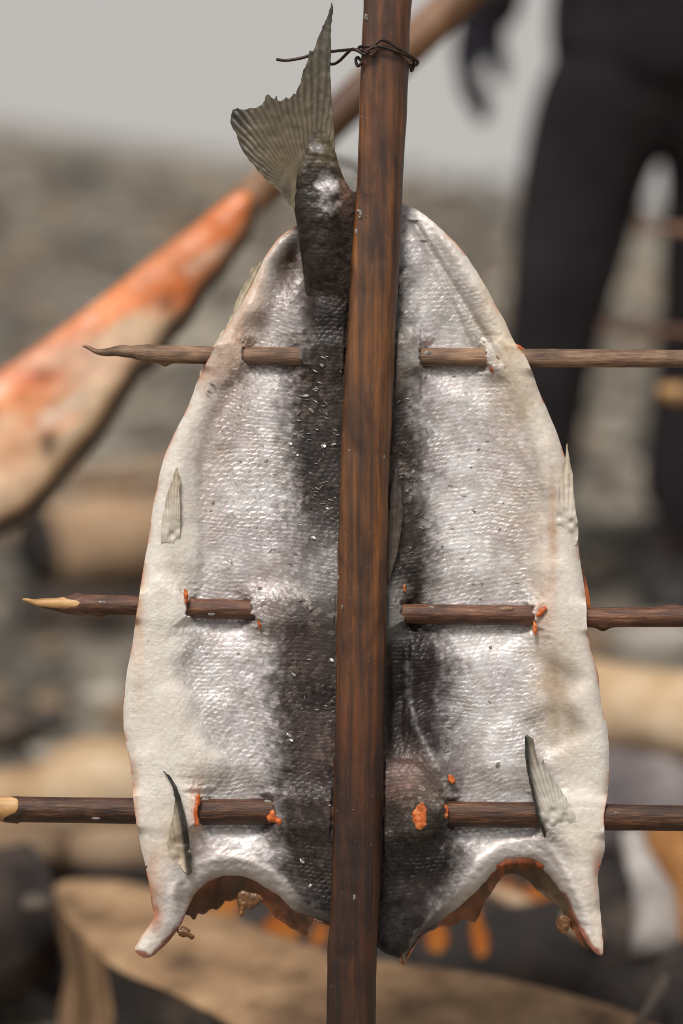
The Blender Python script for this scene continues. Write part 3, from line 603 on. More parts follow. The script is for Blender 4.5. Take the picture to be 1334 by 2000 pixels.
def build_stake():
    st = empty('roasting_stake', BASE, RACK_ROT); tag(st, 'upright smoke-browned flat wooden stake running down the middle of the splayed salmon', 'stake')
    ys = np.arange(-160, 2880, 9.0); n = len(ys); V = []
    prof = []                                       # cross-section in (u 0..1 across, h)
    for u, h in [(0.0,34),(0.0,52),(.012,62),(.04,68),(.09,71),(.2,72.5),(.35,73.5),(.5,74),(.65,73.5),(.78,72),(.83,70.5),(.86,68),(.93,60),(.985,52),(1.0,46),(1.0,34),(.97,26),(.8,23),(.5,22),(.2,23),(.03,26)]: prof.append((u, h))
    prof = np.array(prof); m = len(prof)
    for i, y in enumerate(ys):
        l = curve_interp(SLx, y)+1.2*float(fbm(np.array([0.]), np.array([y]), 60, 3, 5)[0]); r = curve_interp(SRx, y)+1.2*float(fbm(np.array([50.]), np.array([y]), 60, 3, 6)[0])
        x = l+prof[:,0]*(r-l); h = prof[:,1]+.9*fbm(prof[:,0]*100, y+0*x, 22, 3, 7)+2.5*vn(x*0, y+0*x, 300, 9)
        hs = 1.0 if y > -140 else .9
        V.append(P3(x, y+0*x, h*hs))
    f = []
    for i in range(n-1):
        for k in range(m):
            k2 = (k+1) % m; f.append([i*m+k, i*m+k2, (i+1)*m+k2, (i+1)*m+k])
    f.append(list(range(m))[::-1]); f.append([(n-1)*m+k for k in range(m)])
    mesh('shaft', np.concatenate(V), f, M['stake'], st)
    # specks of scale and slime dried onto the wood
    rng = np.random.default_rng(2); V = []; F = []; n = 0
    big = [(716,34,4.5,7,74),(704,418,3,9,.5),(700,412,4,3,74),(696,452,3,5,70),(692,1752,3,6,73),(750,892,2,5,70),(668,1186,2.5,5,70),(661,1128,3,5,66),(682,880,2,4,73),(703,424,4,3,74)]
    pts = [(a, b, c, d) for a, b, c, d, _ in big]
    for k in range(150):
        y = rng.uniform(20, 1990); l = curve_interp(SLx, y); r = curve_interp(SRx, y); pts.append((rng.uniform(l+4, r-6), y, *(rng.uniform(.5, 1.3, 2))))
    for X, Y, a, b in pts:
        l = curve_interp(SLx, Y); r = curve_interp(SRx, Y); u = (X-l)/(r-l); hh = np.interp(u, [0,.012,.04,.09,.2,.5,.78,.83,.86,.93,1], [52,62,68,71,72.5,74,72,70.5,68,60,46])+3.2
        ring = np.array([(X+a*math.cos(t*1.05)*(.7+.5*rng.random()), Y+b*math.sin(t*1.05)*(.7+.5*rng.random()), hh-1.5) for t in range(6)]+[(X, Y, hh+.8)])
        V.append(P3(ring[:,0], ring[:,1], ring[:,2])); 
        for t in range(6): F.append([n+6, n+(t+1) % 6, n+t])
        n += 7
    o = mesh('dried_specks', np.concatenate(V), F, M['loose'], st); o['kind'] = 'stuff'
build_stake()
# ================================================================ SKEWERS
def bark_mat(name, c0, c1, c2, rough=.55):
    m, nt, b = newmat(name)
    n1 = noise_node(nt, 420, 7, (.09, 1, 1), rough=.7, dist=.2); n2 = noise_node(nt, 60, 5, (.5, 1, 1))
    r1 = ramp(nt, n1.outputs[0], [(.3, L4(c0)), (.52, L4(c1)), (.75, L4(c2))]); r2 = ramp(nt, n2.outputs[0], [(.34, (.45,.42,.4,1)), (.66, (1.35,1.28,1.2,1))])
    x = mixc(nt, r1.outputs[0], r2.outputs[0], 1.0); nt.links.new(x.outputs[2], b.inputs['Base Color']); b.inputs['Roughness'].default_value = rough
    p = bump(nt, b, n1.outputs[0], .9, .0012); n3 = noise_node(nt, 500, 3); bump(nt, b, n3.outputs[0], .25, .0004, p); return m
M['sk0'] = bark_mat('weathered_twig', (84,62,48), (136,108,86), (172,146,120), .6)
M['sk1'] = bark_mat('red_brown_bark', (56,36,28), (100,66,48), (152,110,82), .45)
M['sk2'] = bark_mat('dark_bark', (44,29,22), (78,51,36), (138,98,62), .5)
M['raw'] = noisy('whittled_wood', [(.3, L4((132,92,54))), (.5, L4((190,146,92))), (.75, L4((220,182,132)))], 140, (.2,1,1), rough=.55, bs=.4, bd=.0006)
def bit(t, off, pts, h, mat, name, bul=3):
    C = catmull(pts, 4); C = C+.8*np.stack([vn(C[:,0], C[:,1], 4, 3), vn(C[:,0], C[:,1], 4, 4)], -1)
    solid(name, C, 1.8, lambda x, y, d: h+bul*np.sqrt(np.clip(d/5, 0, 1)), lambda x, y, d: h-6+0*x, lambda x, y, hh: P3(x, y, hh)-off, mat, t)
def skewer(idx, label, mat, x0, x1, tipx, rawtip, knots, bend=0):
    s = SK[idx]; r0 = s['r']
    t = empty('skewer', BASE+UP*(LZ+(1000-s['c'][3][1])*K), RACK_ROT); tag(t, label, 'skewer', 'skewers through the splayed salmon')
    off = np.array([0, 0, LZ+(1000-s['c'][3][1])*K])
    def seg(name, a, b, mat, taper, add=0.0, rag=None):
        xs = np.arange(a, b+.01, 4.0); n = len(xs); sd_ = 28; V = []
        for X in xs:
            yc = float(curve_interp(s['c'], X))
            r = r0*(1+.025*float(fbm(np.array([X]), np.array([idx*50.]), 60, 3, idx)[0]))+add
            fy = 0
            if taper and X < tipx:
                tt = max(0, (X-x0)/(tipx-x0)); r = r*(.07+.93*tt**.75)*(1+.16*float(vn(np.array([X]), np.array([7.]), 16, idx)[0])); yc += r0*.35*(1-tt)*float(vn(np.array([X]), np.array([3.]), 40, idx+5)[0])
            th = np.arange(sd_)/sd_*2*math.pi
            rr = r*(1+.035*fbm(np.cos(th)*40+X*.10, np.sin(th)*40+idx*99, 22, 3, 20+idx))
            for kx, kth, ka, kw in knots:
                dth = np.angle(np.exp(1j*(th-kth))); rr = rr+ka*np.exp(-((X-kx)/kw)**2-(dth/.45)**2)
            if rag is not None and X < rag[1]:
                tt = (X-rag[0])/(rag[1]-rag[0]); rr = rr+(-1.6+3.4*tt-1.5*np.cos(th-.6)+1.3*vn(np.cos(th)*14+X*.05, np.sin(th)*14, 9, 31))*sstep(1, .8, tt)
            h = rr*np.sin(th); Y = yc-rr*np.cos(th)
            V.append(P3(X+0*th, Y, h)-off)
        f = []
        for i in range(n-1):
            for k in range(sd_):
                k2 = (k+1) % sd_; f.append([i*sd_+k, i*sd_+k2, (i+1)*sd_+k2, (i+1)*sd_+k])
        f.append(list(range(sd_))[::-1]); f.append([(n-1)*sd_+k for k in range(sd_)])
        return mesh(name, np.concatenate(V), f, mat, t)
    if rawtip is not None:
        seg('whittled_tip', x0, rawtip+14, M['raw'], True, -.5); seg('bark', rawtip-(70 if idx == 1 else 16), x1, mat, True, rag=(rawtip-(70 if idx == 1 else 16), rawtip+18))
    else: seg('shaft', x0, x1, mat, True)
    if idx == 1: bit(t, off, [(976,1190),(984,1185),(996,1185),(1002,1189),(994,1194),(982,1195)], 17.5, M['sk0'], 'knot', 2.5)
    for bx, by, bw, bh in {0: [(836,690,9,6)], 1: [(200,1176,8,3),(842,1187,7,3),(413,1199,7,4)], 2: [(187,1598,9,4),(400,1562,8,5),(1204,1588,6,4),(523,1566,8,5)]}[idx]:
        dyc = by-float(curve_interp(s['c'], bx)); hb_ = math.sqrt(max(1, r0*r0-dyc*dyc))
        bit(t, off, [(bx-bw,by),(bx-bw*.4,by-bh*.8),(bx+bw*.7,by-bh*.5),(bx+bw,by+bh*.2),(bx+bw*.3,by+bh*.8),(bx-bw*.6,by+bh*.6)], hb_+.5, M['loose'], 'stuck_scale', 1)
    return t
skewer(0, 'topmost of the three cross skewers, pale grey-brown weathered twig with a long bare point', M['sk0'], 161, 1640, 300, None, [(322,3.3,8,10),(930,0,2,8),(1160,.8,2,9)])
skewer(1, 'middle cross skewer, thin red-brown twig with small knots and a whittled yellow point', M['sk1'], 44, 1640, 165, 150, [(195,3.1,7,9),(985,.6,4,14),(1178,3.1,8,12),(1310,0,7,22),(148,0,4,8),(430,0,2,12)])
skewer(2, 'lowest of the three cross skewers, thickest and darkest, with a pale cut left end', M['sk2'], -180, 1640, -60, 22, [(1200,1.6,1.5,8),(500,0,2,12)])
# ================================================================ WIRE
M['wire'] = noisy('rusty_wire', [(.3, L4((34,28,26))), (.7, L4((74,56,48)))], 300, rough=.5, metallic=.5, bs=.3, bd=.0003)
def wire(name, pts, r, parent, sides=8):
    C = catmull(np.array(pts, float), 7, closed=False); V = [Vector(p3(*c)) for c in C]
    return tube(name, V, [r*K]*len(V), M['wire'], parent, sides)
wt = empty('tie_wire', BASE, RACK_ROT); tag(wt, 'dark twisted wire bound round the top of the upright stake, loose end pointing left', 'wire')
wire('wire_strand', [(540,116,10),(560,118,12),(590,113,14),(612,106,14),(645,101,18),(672,98,40),(692,97,66),(712,100,80),(725,108,84),(735,98,86),(732,88,86),(745,78,84),(762,84,82),(785,99,80),(800,109,70),(812,117,54),(816,122,40),(806,128,10),(760,118,2),(715,104,10),(703,98,40),(702,92,66),(716,90,82),(728,92,84)], 3.1, wt)
wire('wire_strand', [(640,124,16),(652,125,20),(664,118,34),(678,104,56),(688,96,76),(700,100,84),(712,106,86),(722,96,88),(738,90,86),(762,96,84),(790,106,78),(806,116,60),(808,128,40),(804,138,34),(800,130,20),(770,126,2),(712,120,8),(699,112,36),(695,118,60),(699,129,74),(708,122,80)], 3.1, wt)
# ================================================================ BACKGROUND: second roasting fish on its pole
def pole(name, a, b, r0, r1, mat, parent, n=40, jit=.08, sides=20, seed=0, bow=0):
    a, b = Vector(a), Vector(b); pts = []; rad = []
    d = (b-a); side = d.cross(Vector((0,0,1))); side = side.normalized() if side.length > 1e-6 else Vector((1,0,0))
    for i in range(n):
        t = i/(n-1); pts.append(a.lerp(b, t)+Vector((0,0,bow*math.sin(t*math.pi)))+side*(.15*r0*math.sin(t*7+seed))); rad.append((r0*(1-t)+r1*t)*(1+.5*jit*math.sin(t*11+seed*2)))
    return tube(name, pts, rad, mat, parent, sides, jit, seed)
M['pole2'] = noisy('brown_pole_wood', [(.3, L4((72,46,32))), (.55, L4((126,90,62))), (.75, L4((160,124,92)))], 14, (1,1,.4), rough=.55, bs=.4, bd=.003)
D2 = 2.55
A2 = atdepth(960, -60, D2); B2 = atdepth(480, 400, D2); d2 = (B2-A2).normalized()
foot = B2+d2*((B2.z+.05)/-d2.z)
p2 = pole('leaning_stake', A2-d2*.25, foot, .0195, .022, M['pole2'], None, 60, .05)
tag(p2, 'blurred brown round stake leaning diagonally across the background behind the main stake', 'stake')
K2 = D2/FPX
f2 = empty('salmon_fillet', atdepth(200, 700, D2), RACK_ROT); tag(f2, 'second salmon roasting on the leaning stake at the left, orange flesh side showing', 'fish')
def P2(x, y, h=0):
    h = np.asarray(h, float)+0*x; s = K2*(D2-h*K2)/D2
    return np.stack([(x-667)*s+(667-200)*K2, -h*K2, (1000-y)*s-(1000-700)*K2], -1)
F2 = [(492,388),(480,375),(455,380),(430,398),(380,440),(300,500),(200,580),(100,655),(0,725),(-150,830),(-300,950),(-380,1060),(-340,1200),(-200,1150),(-60,1060),(0,1020),(60,985),(130,905),(190,835),(240,755),(265,715),(300,690),(330,640),(360,612),(388,566),(420,530),(450,490),(482,440)]
F2C = catmull(F2, 4)
def f2col(x, y, d):
    v = ((y-(725-.72*x))/300)                           # 0 at the upper edge, grows to the lower edge
    al_ = x*.81-y*.58; ac_ = x*.58+y*.81; t = sstep(.1, .5, v+.45*fbm(al_*.35, ac_*1.6, 70, 4, 3))[:,None]
    c = lin((228,134,74))*(1-t)+lin((230,200,166))*t
    for bx, by, rx, ry, cc, s in [(435,440,50,45,(226,118,48),.8),(355,575,60,40,(224,110,44),.8),(300,530,80,26,(226,140,88),.5),(60,735,70,26,(214,96,34),.85),(20,880,60,60,(226,150,100),.6),(100,800,50,40,(214,150,104),.5),(95,865,16,28,(70,58,50),.9),(70,828,22,12,(196,100,44),.7),(325,592,18,14,(120,84,60),.6),(170,700,140,50,(226,176,150),.6)]:
        g = s*np.exp(-(((x-bx)/rx)**2+((y-by)/ry)**2))[:,None]; c = c*(1-g)+lin(cc)*g
    c = c*(1+.35*fbm(al_*.3, ac_*1.4, 26, 4, 5))[:,None]; wp = sstep(.25,.6,fbm(al_*.5, ac_*1.5, 60, 3, 9))[:,None]*.7; c = c*(1-wp)+lin((236,206,182))*wp
    rim = (np.exp(-d/16)*sstep(.4, .7, v))[:,None]*.8; c = c*(1-rim)+lin((168,120,62))*rim
    return c
M['flesh2'] = attrmat('roast_flesh', rough=.4, coat=.3, bs=.5, bd=.002, fine=160, var=.25, vscale=60)
solid('flesh', F2C, 7, lambda x, y, d: 52+26*np.sqrt(1-(1-np.clip(d/60,0,1))**2)+4*fbm(x, y, 50, 3, 6), lambda x, y, d: 48-8*np.clip(d/30,0,1), P2, M['flesh2'], f2, f2col)
S2C = catmull([(x+6+(4 if y > 600 else 4), y+12+(12 if y > 600 else 6)) for x, y in F2], 4)
M['skin2'] = noisy('roast_fish_skin', [(.3, L4((60,50,42))), (.6, L4((98,84,70))), (.8, L4((150,130,100)))], 30, rough=.45, bs=.4, bd=.002)
solid('skin', S2C, 8, lambda x, y, d: 40+6*np.clip(d/30,0,1), lambda x, y, d: 34-20*np.sqrt(np.clip(d/60,0,1)), P2, M['skin2'], f2)
hw = tube('tie_wire', [atdepth(x, y, D2-.03) for x, y in [(640,305),(660,312),(690,318),(712,332),(700,345)]], [.0028]*5, M['wire'], None, 8)
tag(hw, 'blurred thin wire end hanging below the leaning stake behind the main stake', 'wire')
# ================================================================ THIRD RACK at the right edge: blurred skewer ends
M['sk3'] = noisy('blurred_twig_bark', [(.3, L4((84,60,48))), (.7, L4((140,104,80)))], 30, rough=.6)
for (xa, ya, xb, yb, dep, r, lab) in [(1240,442,1560,470,3.1,.0095,'higher of two brown skewer ends crossing the trousers at the right edge'),
                               (1170,640,1560,662,3.1,.0085,'lower dark brown skewer end crossing the trousers at the right edge')]:
    o = pole('skewer', atdepth(xa, ya, dep), atdepth(xb, yb, dep), r*.6, r, M['sk3'] if ya < 500 else M['sk1'], None, 16, .05); tag(o, lab, 'skewer')
t3 = empty('skewer', atdepth(1300, 764, 3.0), (0,0,0)); tag(t3, 'blurred skewer with a pale whittled end at the right edge, in front of dark trousers', 'skewer')
l0 = atdepth(1300, 764, 3.0)
pole('whittled_tip', atdepth(1285, 762, 3.0)-l0, atdepth(1332, 772, 3.0)-l0, .009, .014, M['raw'], t3, 8, .05)
pole('bark', atdepth(1328, 772, 3.0)-l0, atdepth(1560, 790, 3.0)-l0, .0135, .0135, M['sk3'], t3, 16, .05)
# ================================================================ PERSON
Y0 = aty(1190+50, 1190, 4).y; Y0 = atz(1240, 1190, 0).y
def V_(x, y, dy=0): return aty(x, y, Y0+dy)
def skinned(name, chains, mat, parent, sub=2):
    verts = []; edges = []; rad = []; idx = {}
    for ch in chains:
        prev = None
        for key, co, r in ch:
            if key not in idx: idx[key] = len(verts); verts.append(co); rad.append(r)
            if prev is not None and (prev, idx[key]) not in edges: edges.append((prev, idx[key]))
            prev = idx[key]
    me = bpy.data.meshes.new(name); me.from_pydata([tuple(v) for v in verts], edges, []); o = bpy.data.objects.new(name, me); COL.objects.link(o)
    s = o.modifiers.new('s', 'SKIN'); s.use_smooth_shade = True
    for i, r in enumerate(rad):
        rr = r if isinstance(r, tuple) else (r, r); me.skin_vertices[0].data[i].radius = rr
    me.skin_vertices[0].data[0].use_root = True
    m2 = o.modifiers.new('u', 'SUBSURF'); m2.levels = sub; m2.render_levels = sub
    dg = bpy.context.evaluated_depsgraph_get(); dg.update(); me2 = bpy.data.meshes.new_from_object(o.evaluated_get(dg))
    bpy.data.objects.remove(o); o = bpy.data.objects.new(name, me2); COL.objects.link(o)
    me2.materials.clear(); me2.materials.append(mat); me2.polygons.foreach_set('use_smooth', [True]*len(me2.polygons))
    o.parent = parent; return o
M['cloth'] = noisy('dark_trouser_cloth', [(.3, L4((33,31,33))), (.7, L4((54,50,52)))], 9, rough=.95, bs=.8, bd=.02, fine=200, spec=.15)
M['jacket'] = noisy('dark_jacket_cloth', [(.3, L4((32,30,32))), (.7, L4((48,44,46)))], 12, rough=.95, bs=.6, bd=.02, spec=.15)
M['glove'] = noisy('dark_glove', [(.3, L4((34,32,38))), (.7, L4((52,50,58)))], 40, rough=.9, bs=.5, bd=.004, spec=.15)
M['human'] = noisy('skin_tone', [(.3, L4((176,124,98))), (.7, L4((206,156,126)))], 40, rough=.55, bs=.2, bd=.001)
M['hair'] = noisy('dark_hair', [(.3, L4((34,26,22))), (.7, L4((60,46,38)))], 80, (1,1,.1), rough=.6)
M['boot'] = noisy('dark_boot', [(.3, L4((30,26,24))), (.7, L4((48,42,38)))], 40, rough=.6)
per = empty('person', (V_(1250, 1190).x, Y0, 0)); tag(per, 'person in black trousers and dark gloves standing behind the fire at the right', 'person')
PO = Vector(per.location)
def q(x, y, dy=0): return V_(x, y, dy)-PO
hip = q(1310, 90); hl = q(1168, 210); hr_ = q(1425, 200); kl = q(1085, 620, -.03); kr = q(1385, 640, .03); al = q(1035, 1090, -.02); ar = q(1300, 1090, .03)
chest = q(1300, -330); neck = q(1300, -500); waist = q(1305, -60); shl = q(1130, -430); shr = q(1475, -430); ell = q(1020, -190, .02); elr = q(1570, -190, .02); wl = q(950, 0); wr_ = q(1600, 5); headc = q(1300, -660, -.02)
def limb(a, b, ra, rb, ka, kb): return [(ka, a, ra), (ka+kb, a.lerp(b, .5), (ra+rb)/2), (kb, b, rb)]
ground_l = Vector((al.x, al.y, .07)); ground_r = Vector((ar.x, ar.y, .07))
skinned('body', [[('p', hip, .12), ('w', waist, .12), ('c', chest, (.15,.11)), ('n', neck, .055), ('h1', headc-Vector((0,0,.05)), .07), ('h', headc+Vector((0,0,.05)), .085)],
  [('p', hip, .12), ('hl', hl, .075), ('kl', kl, .055), ('al', al, .036), ('gl', ground_l+Vector((0,0,.02)), .03)],
  [('p', hip, .12), ('hr', hr_, .075), ('kr', kr, .055), ('ar', ar, .036), ('gr', ground_r+Vector((0,0,.02)), .03)],
  [('c', chest, .14), ('sl', shl, .05), ('el', ell, .035), ('wl', wl, .024)], [('c', chest, .14), ('sr', shr, .05), ('er', elr, .035), ('wr', wr_, .024)]], M['human'], per)
skinned('trousers', [[('p', hip, (.20,.16)), ('w', waist+Vector((0,0,-.03)), (.16,.12))],
  [('p', hip, .15), ('hl', hl, .128), ('ml', q(1125,430), .112), ('kl', kl, .088), ('cl', q(1052,860,-.02), .074), ('al', al, .062), ('fl', ground_l+Vector((0,0,.03)), .07)],
  [('p', hip, .15), ('hr', hr_, .120), ('mr', q(1412,430), .108), ('kr', kr, .090), ('cr', q(1335,880,.03), .074), ('ar', ar, .068), ('fr', ground_r+Vector((0,0,.03)), .076)]], M['cloth'], per)
skinned('jacket', [[('q', hip+Vector((0,0,-.12)), (.20,.17)), ('p', hip+Vector((0,0,.05)), (.22,.17)), ('w', waist, (.20,.15)), ('c', chest, (.20,.15)), ('n', neck-Vector((0,0,.03)), .075)],
  [('c', chest, .16), ('sl', shl, .085), ('el', ell, .066), ('wl', wl+Vector((0,0,.0)), .058), ('xl', wl+Vector((0,0,-.05)), .054)], [('c', chest, .16), ('sr', shr, .085), ('er', elr, .066), ('wr', wr_, .058), ('xr', wr_+Vector((0,0,-.05)), .054)]], M['jacket'], per)
def glove(x0, y0, s, mirror=1):
    g = lambda dx, dy, dz=0: q(x0+dx*mirror, y0+dy, dz)
    ch = [[('w', g(12,0), .046), ('p1', g(-2,50), (.050,.036)), ('p2', g(-18,105), (.046,.032))]]
    for k, (dz, l) in enumerate([(-.036,.92),(-.012,1.0),(.012,.96),(.036,.8)]):
        ch.append([('p2', g(-18,100), (.040,.028)), ('a%d'%k, g(-26,128*1,dz), .0175), ('b%d'%k, g(-24+3*k, 128+46*l, dz*1.05), .016), ('c%d'%k, g(-6+4*k, 128+82*l, dz), .0145), ('d%d'%k, g(10+3*k, 128+112*l, dz*.9), .012)])
    ch.append([('p1', g(-2,50), (.042,.032)), ('t1', g(28,78,-.02), .018), ('t2', g(38,122,-.03), .016), ('t3', g(44,162,-.03), .013)])
    return skinned('glove', ch, M['glove'], per)
glove(936, 0, 1); glove(1600, 5, 1, -1)
for gr in (ground_l, ground_r):
    skinned('boot', [[('a', gr+Vector((0,.01,.10)), .068), ('h', gr+Vector((0,.03,-.01)), .062), ('b', gr+Vector((0,-.10,-.025)), (.058,.045)), ('t', gr+Vector((0,-.19,-.03)), (.05,.038))]], M['boot'], per)
hb = bmesh.new(); bmesh.ops.create_uvsphere(hb, u_segments=24, v_segments=16, radius=.108)
for v in hb.verts: v.co = Vector((v.co.x*.9, v.co.y*1.05+.015, v.co.z*1.05+.03))+headc+Vector((0,0,.02))
hb.verts.ensure_lookup_table(); bmesh.ops.delete(hb, geom=[v for v in hb.verts if (v.co.z-headc.z) < .03-(v.co.y-headc.y)*.9], context='VERTS')
hm = bpy.data.meshes.new('hair'); hb.to_mesh(hm); hb.free(); hm.materials.append(M['hair']); ho = bpy.data.objects.new('hair', hm); COL.objects.link(ho); ho.parent = per
# ================================================================ FIRE: logs, flames, stones
def wood(name, c, rough=.8, scale=9, st=(1,1,1), bd=.01): return noisy(name, [(.28, L4(c[0])), (.5, L4(c[1])), (.72, L4(c[2]))], scale, st, rough=rough, bs=.6, bd=bd, fine=scale*8)
M['tan'] = wood('sawn_tan_wood', [(88,68,46),(146,114,82),(178,146,110)], scale=17, st=(1,1,1))
M['char'] = wood('charred_wood', [(22,18,16),(44,36,31),(86,70,58)], scale=14)
M['drift'] = wood('bleached_driftwood', [(140,108,76),(186,156,120),(216,194,164)], scale=9)
M['driftb'] = wood('brown_driftwood', [(110,84,62),(160,130,100),(196,168,138)], scale=6)
M['ash'] = wood('ashy_log', [(74,68,68),(112,104,104),(150,142,138)], scale=12)
M['ashw'] = wood('white_ash', [(110,102,98),(156,148,142),(190,182,176)], scale=14)
M['rock'] = wood('grey_stone', [(120,112,104),(150,142,132),(176,168,156)], scale=10)
M['rockd'] = wood('dark_stone', [(58,48,42),(86,74,64),(110,96,84)], scale=10)
M['orangebark'] = wood('golden_bark', [(112,72,34),(164,112,60),(190,140,86)], scale=10)
M['endgrain'] = noisy('striped_end_wood', [(.3, L4((58,42,30))), (.5, L4((128,98,68))), (.7, L4((182,146,108)))], 14, (3,3,.25), rough=.8, bs=.5, bd=.006)
# split log in front: a thick slab with tan top, dark bark sides and a pale cut end
def slab():
    zt = .17; top = [(104,1732),(205,1712),(300,1730),(380,1766),(470,1792),(560,1828),(640,1852),(800,1878),(960,1900),(1120,1938),(1260,1985),(1400,2080),(1200,2240),(900,2250),(640,2120),(470,2008),(330,1928),(205,1868)]
    T = [atz(x, y, zt) for x, y in top]; o = Vector((sum(p.x for p in T)/len(T), sum(p.y for p in T)/len(T), 0))
    e = empty('split_log', o); tag(e, 'big split log with tan top and dark sides, in front of the fire', 'log')
    C = catmull([(p.x, p.y) for p in T], 5)
    def mp(x, y, h): return np.stack([x-o.x, y-o.y, h], -1)
    solid('top_face', C, .012, lambda x, y, d: zt+.010*fbm(x, y, .09, 4, 3)*np.clip(d/.04,0,1)-.003*np.exp(-d/.01), lambda x, y, d: zt-.006+0*x, mp, M['tan'], e, gap=.003)
    n = len(C); V = []; F = []
    c0 = C.mean(0)
    for j, z in enumerate(np.linspace(zt-.003, 0, 7)):
        k = 1-.03*math.sin(j/6*math.pi)
        Cj = c0+(C-c0)*(k*.997)+.006*np.stack([fbm(C[:,0]*1, C[:,1]+z*3, .06, 3, 4), fbm(C[:,0], C[:,1]+z*3, .06, 3, 5)], -1)
        V.append(np.stack([Cj[:,0]-o.x, Cj[:,1]-o.y, np.full(n, z)], -1))
    a = np.array(atz(104,1732,zt).xy); b = np.array(atz(205,1868,zt).xy)
    end = []; side = []
    for j in range(6):
        for i in range(n):
            i2 = (i+1) % n; f = [j*n+i, j*n+i2, (j+1)*n+i2, (j+1)*n+i]
            m = C[i]; t = np.dot(m-a, b-a)/np.dot(b-a, b-a); dist = np.linalg.norm(m-(a+t*(b-a)))
            (end if (-.1 < t < 1.02 and dist < .04) else side).append(f)
    V = np.concatenate(V)
    for nm, ff, mt in (('bark_side', side, M['char']), ('cut_end', end, M['endgrain'])):
        fa = np.array(ff); u, inv = np.unique(fa, return_inverse=True); mesh(nm, V[u], inv.reshape(fa.shape), mt, e)
slab()
def log(name, label, a, b, r0, r1, mat, seed=0, bow=0, jit=.12, group='logs round the fire', cat='log', cut=None):
    a, b = Vector(a), Vector(b); t = empty(name, (a.x, a.y, max(0, min(a.z, b.z)-r0))); tag(t, label, cat, group); o = Vector(t.location)
    pole('wood' if cut is None else 'bark', a-o, b-o, r0, r1, mat, t, 30, jit, 22, seed, bow)
    if cut is not None:
        d = (a-b).normalized()*.006; pole('cut_end', a-o+d, a-o-d, r0*.93, r0*.93, cut, t, 3, 0, 22, seed)
    return t
log('driftwood_log', 'pale rounded log behind the lowest skewer at the left, upper of two', atz(-190,1600,.1), atz(560,1540,.1), .058, .05, M['drift'], 1)
log('driftwood_log', 'brownish log under the pale rounded log at the left, beside the split log', atz(-200,1668,.05), atz(520,1668,.05), .036, .034, M['driftb'], 2)
log('driftwood_log', 'brown driftwood log with a thick butt end beside the tip of the middle skewer', atz(95,1075,.10), atz(620,1010,.13), .082, .07, M['driftb'], 3, cut=M['char'])
log('driftwood_log', 'thin dull log lying farther up the beach at the left, above the thick butt end', atz(60,950,.03), atz(520,905,.03), .022, .02, M['driftb'], 4)
log('charred_log', 'black log shape added as the shadow below the thick butt end at the left', atz(40,1190,.03), atz(400,1200,.03), .04, .04, M['char'], 5)  # dark shape stands in for the shadow under the butt end
log('driftwood_log', 'bleached tapering log with golden underside right of the salmon', atz(1080,1362,.20), atz(1560,1470,.20), .052, .062, M['drift'], 6, bow=.01)
log('charred_log', 'grey ash-covered log right of the salmon, below the bleached log', atz(1060,1560,.10), atz(1560,1590,.10), .075, .08, M['ash'], 7)
log('charred_log', 'black charred log at the lower right, under the flames', atz(790,1900,.06), atz(1560,1850,.06), .06, .065, M['char'], 8)
log('charred_log', 'black charred log at the back of the fire, behind the flames', atz(560,1730,.05), atz(1300,1760,.05), .045, .045, M['char'], 9)
log('charred_log', 'black log end at the bottom left beside the split log', atz(-260,1830,.10), atz(78,1790,.10), .085, .08, M['char'], 10)
log('charred_log', 'dark log in the bottom right corner, nearest to the camera', atz(1180,2050,.08), atz(1560,1930,.08), .07, .07, M['char'], 13)
log('firewood_stick', 'white ash-covered split stick standing up at the right, below the lowest skewer', atz(1295,1860,.10), atz(1240,1630,.16), .030, .012, M['ashw'], 11, cat='stick', group='sticks in the fire')
log('firewood_stick', 'thin brown stick crossing the orange glow under the right gill cut', atz(955,1735,.11), atz(1165,1835,.11), .009, .010, M['driftb'], 12, cat='stick', group='sticks in the fire')
log('firewood_stick', 'golden-brown stick at the right edge beside the white ashy stick', atz(1310,1640,.12), atz(1400,1850,.12), .03, .03, M['orangebark'], 14, cat='stick', group='sticks in the fire')
log('firewood_stick', 'thin pale stick in the bottom right corner', atz(1225,2040,.18), atz(1300,1910,.18), .004, .005, M['rockd'], 15, cat='stick', group='sticks in the fire')
def rock(label, x, y, z, r, sc3, mat, seed):
    bm = bmesh.new(); bmesh.ops.create_icosphere(bm, subdivisions=4, radius=r); c = atz(x, y, z)
    for v in bm.verts:
        p = np.array(v.co); n = 1+.22*float(fbm(np.array([p[0]+p[2]*.7]), np.array([p[1]-p[2]*.5]), r*1.1, 4, seed)[0]); v.co = Vector((p[0]*sc3[0]*n, p[1]*sc3[1]*n, p[2]*sc3[2]*n))
    me = bpy.data.meshes.new('stone'); bm.to_mesh(me); bm.free(); me.materials.append(mat); me.polygons.foreach_set('use_smooth', [True]*len(me.polygons))
    o = bpy.data.objects.new('stone', me); COL.objects.link(o); o.location = c; tag(o, label, 'stone', 'stones round the fire')
rock('pale round stone under the pointed middle skewer at the left edge', 75, 1085, .03, .035, (1,1,.8), M['drift'], 2)
rock('dark stone under the left end of the lowest skewer at the left edge', 0, 1420, .03, .05, (1,.8,.7), M['rockd'], 3)
rock('tan round-topped stone behind the pale log at the left', 190, 1512, .05, .06, (1.3,1,.7), M['drift'], 5)
rock('small brown stone at the left edge, between the pale log and the dark log end', 40, 1650, .09, .05, (1.2,1,.6), M['driftb'], 6)
rock('pale chip of stone on the dark log end at the bottom left', 72, 1762, .17, .014, (1.2,1,.5), M['rockd'], 7)
rock('small pale chip lying on the dark side of the split log', 285, 1892, .13, .011, (1.3,1,.6), M['rock'], 8)
rock('grey stone beside the feet of the person at the right edge', 1290, 1245, .02, .06, (1.3,1,.6), M['rock'], 9)
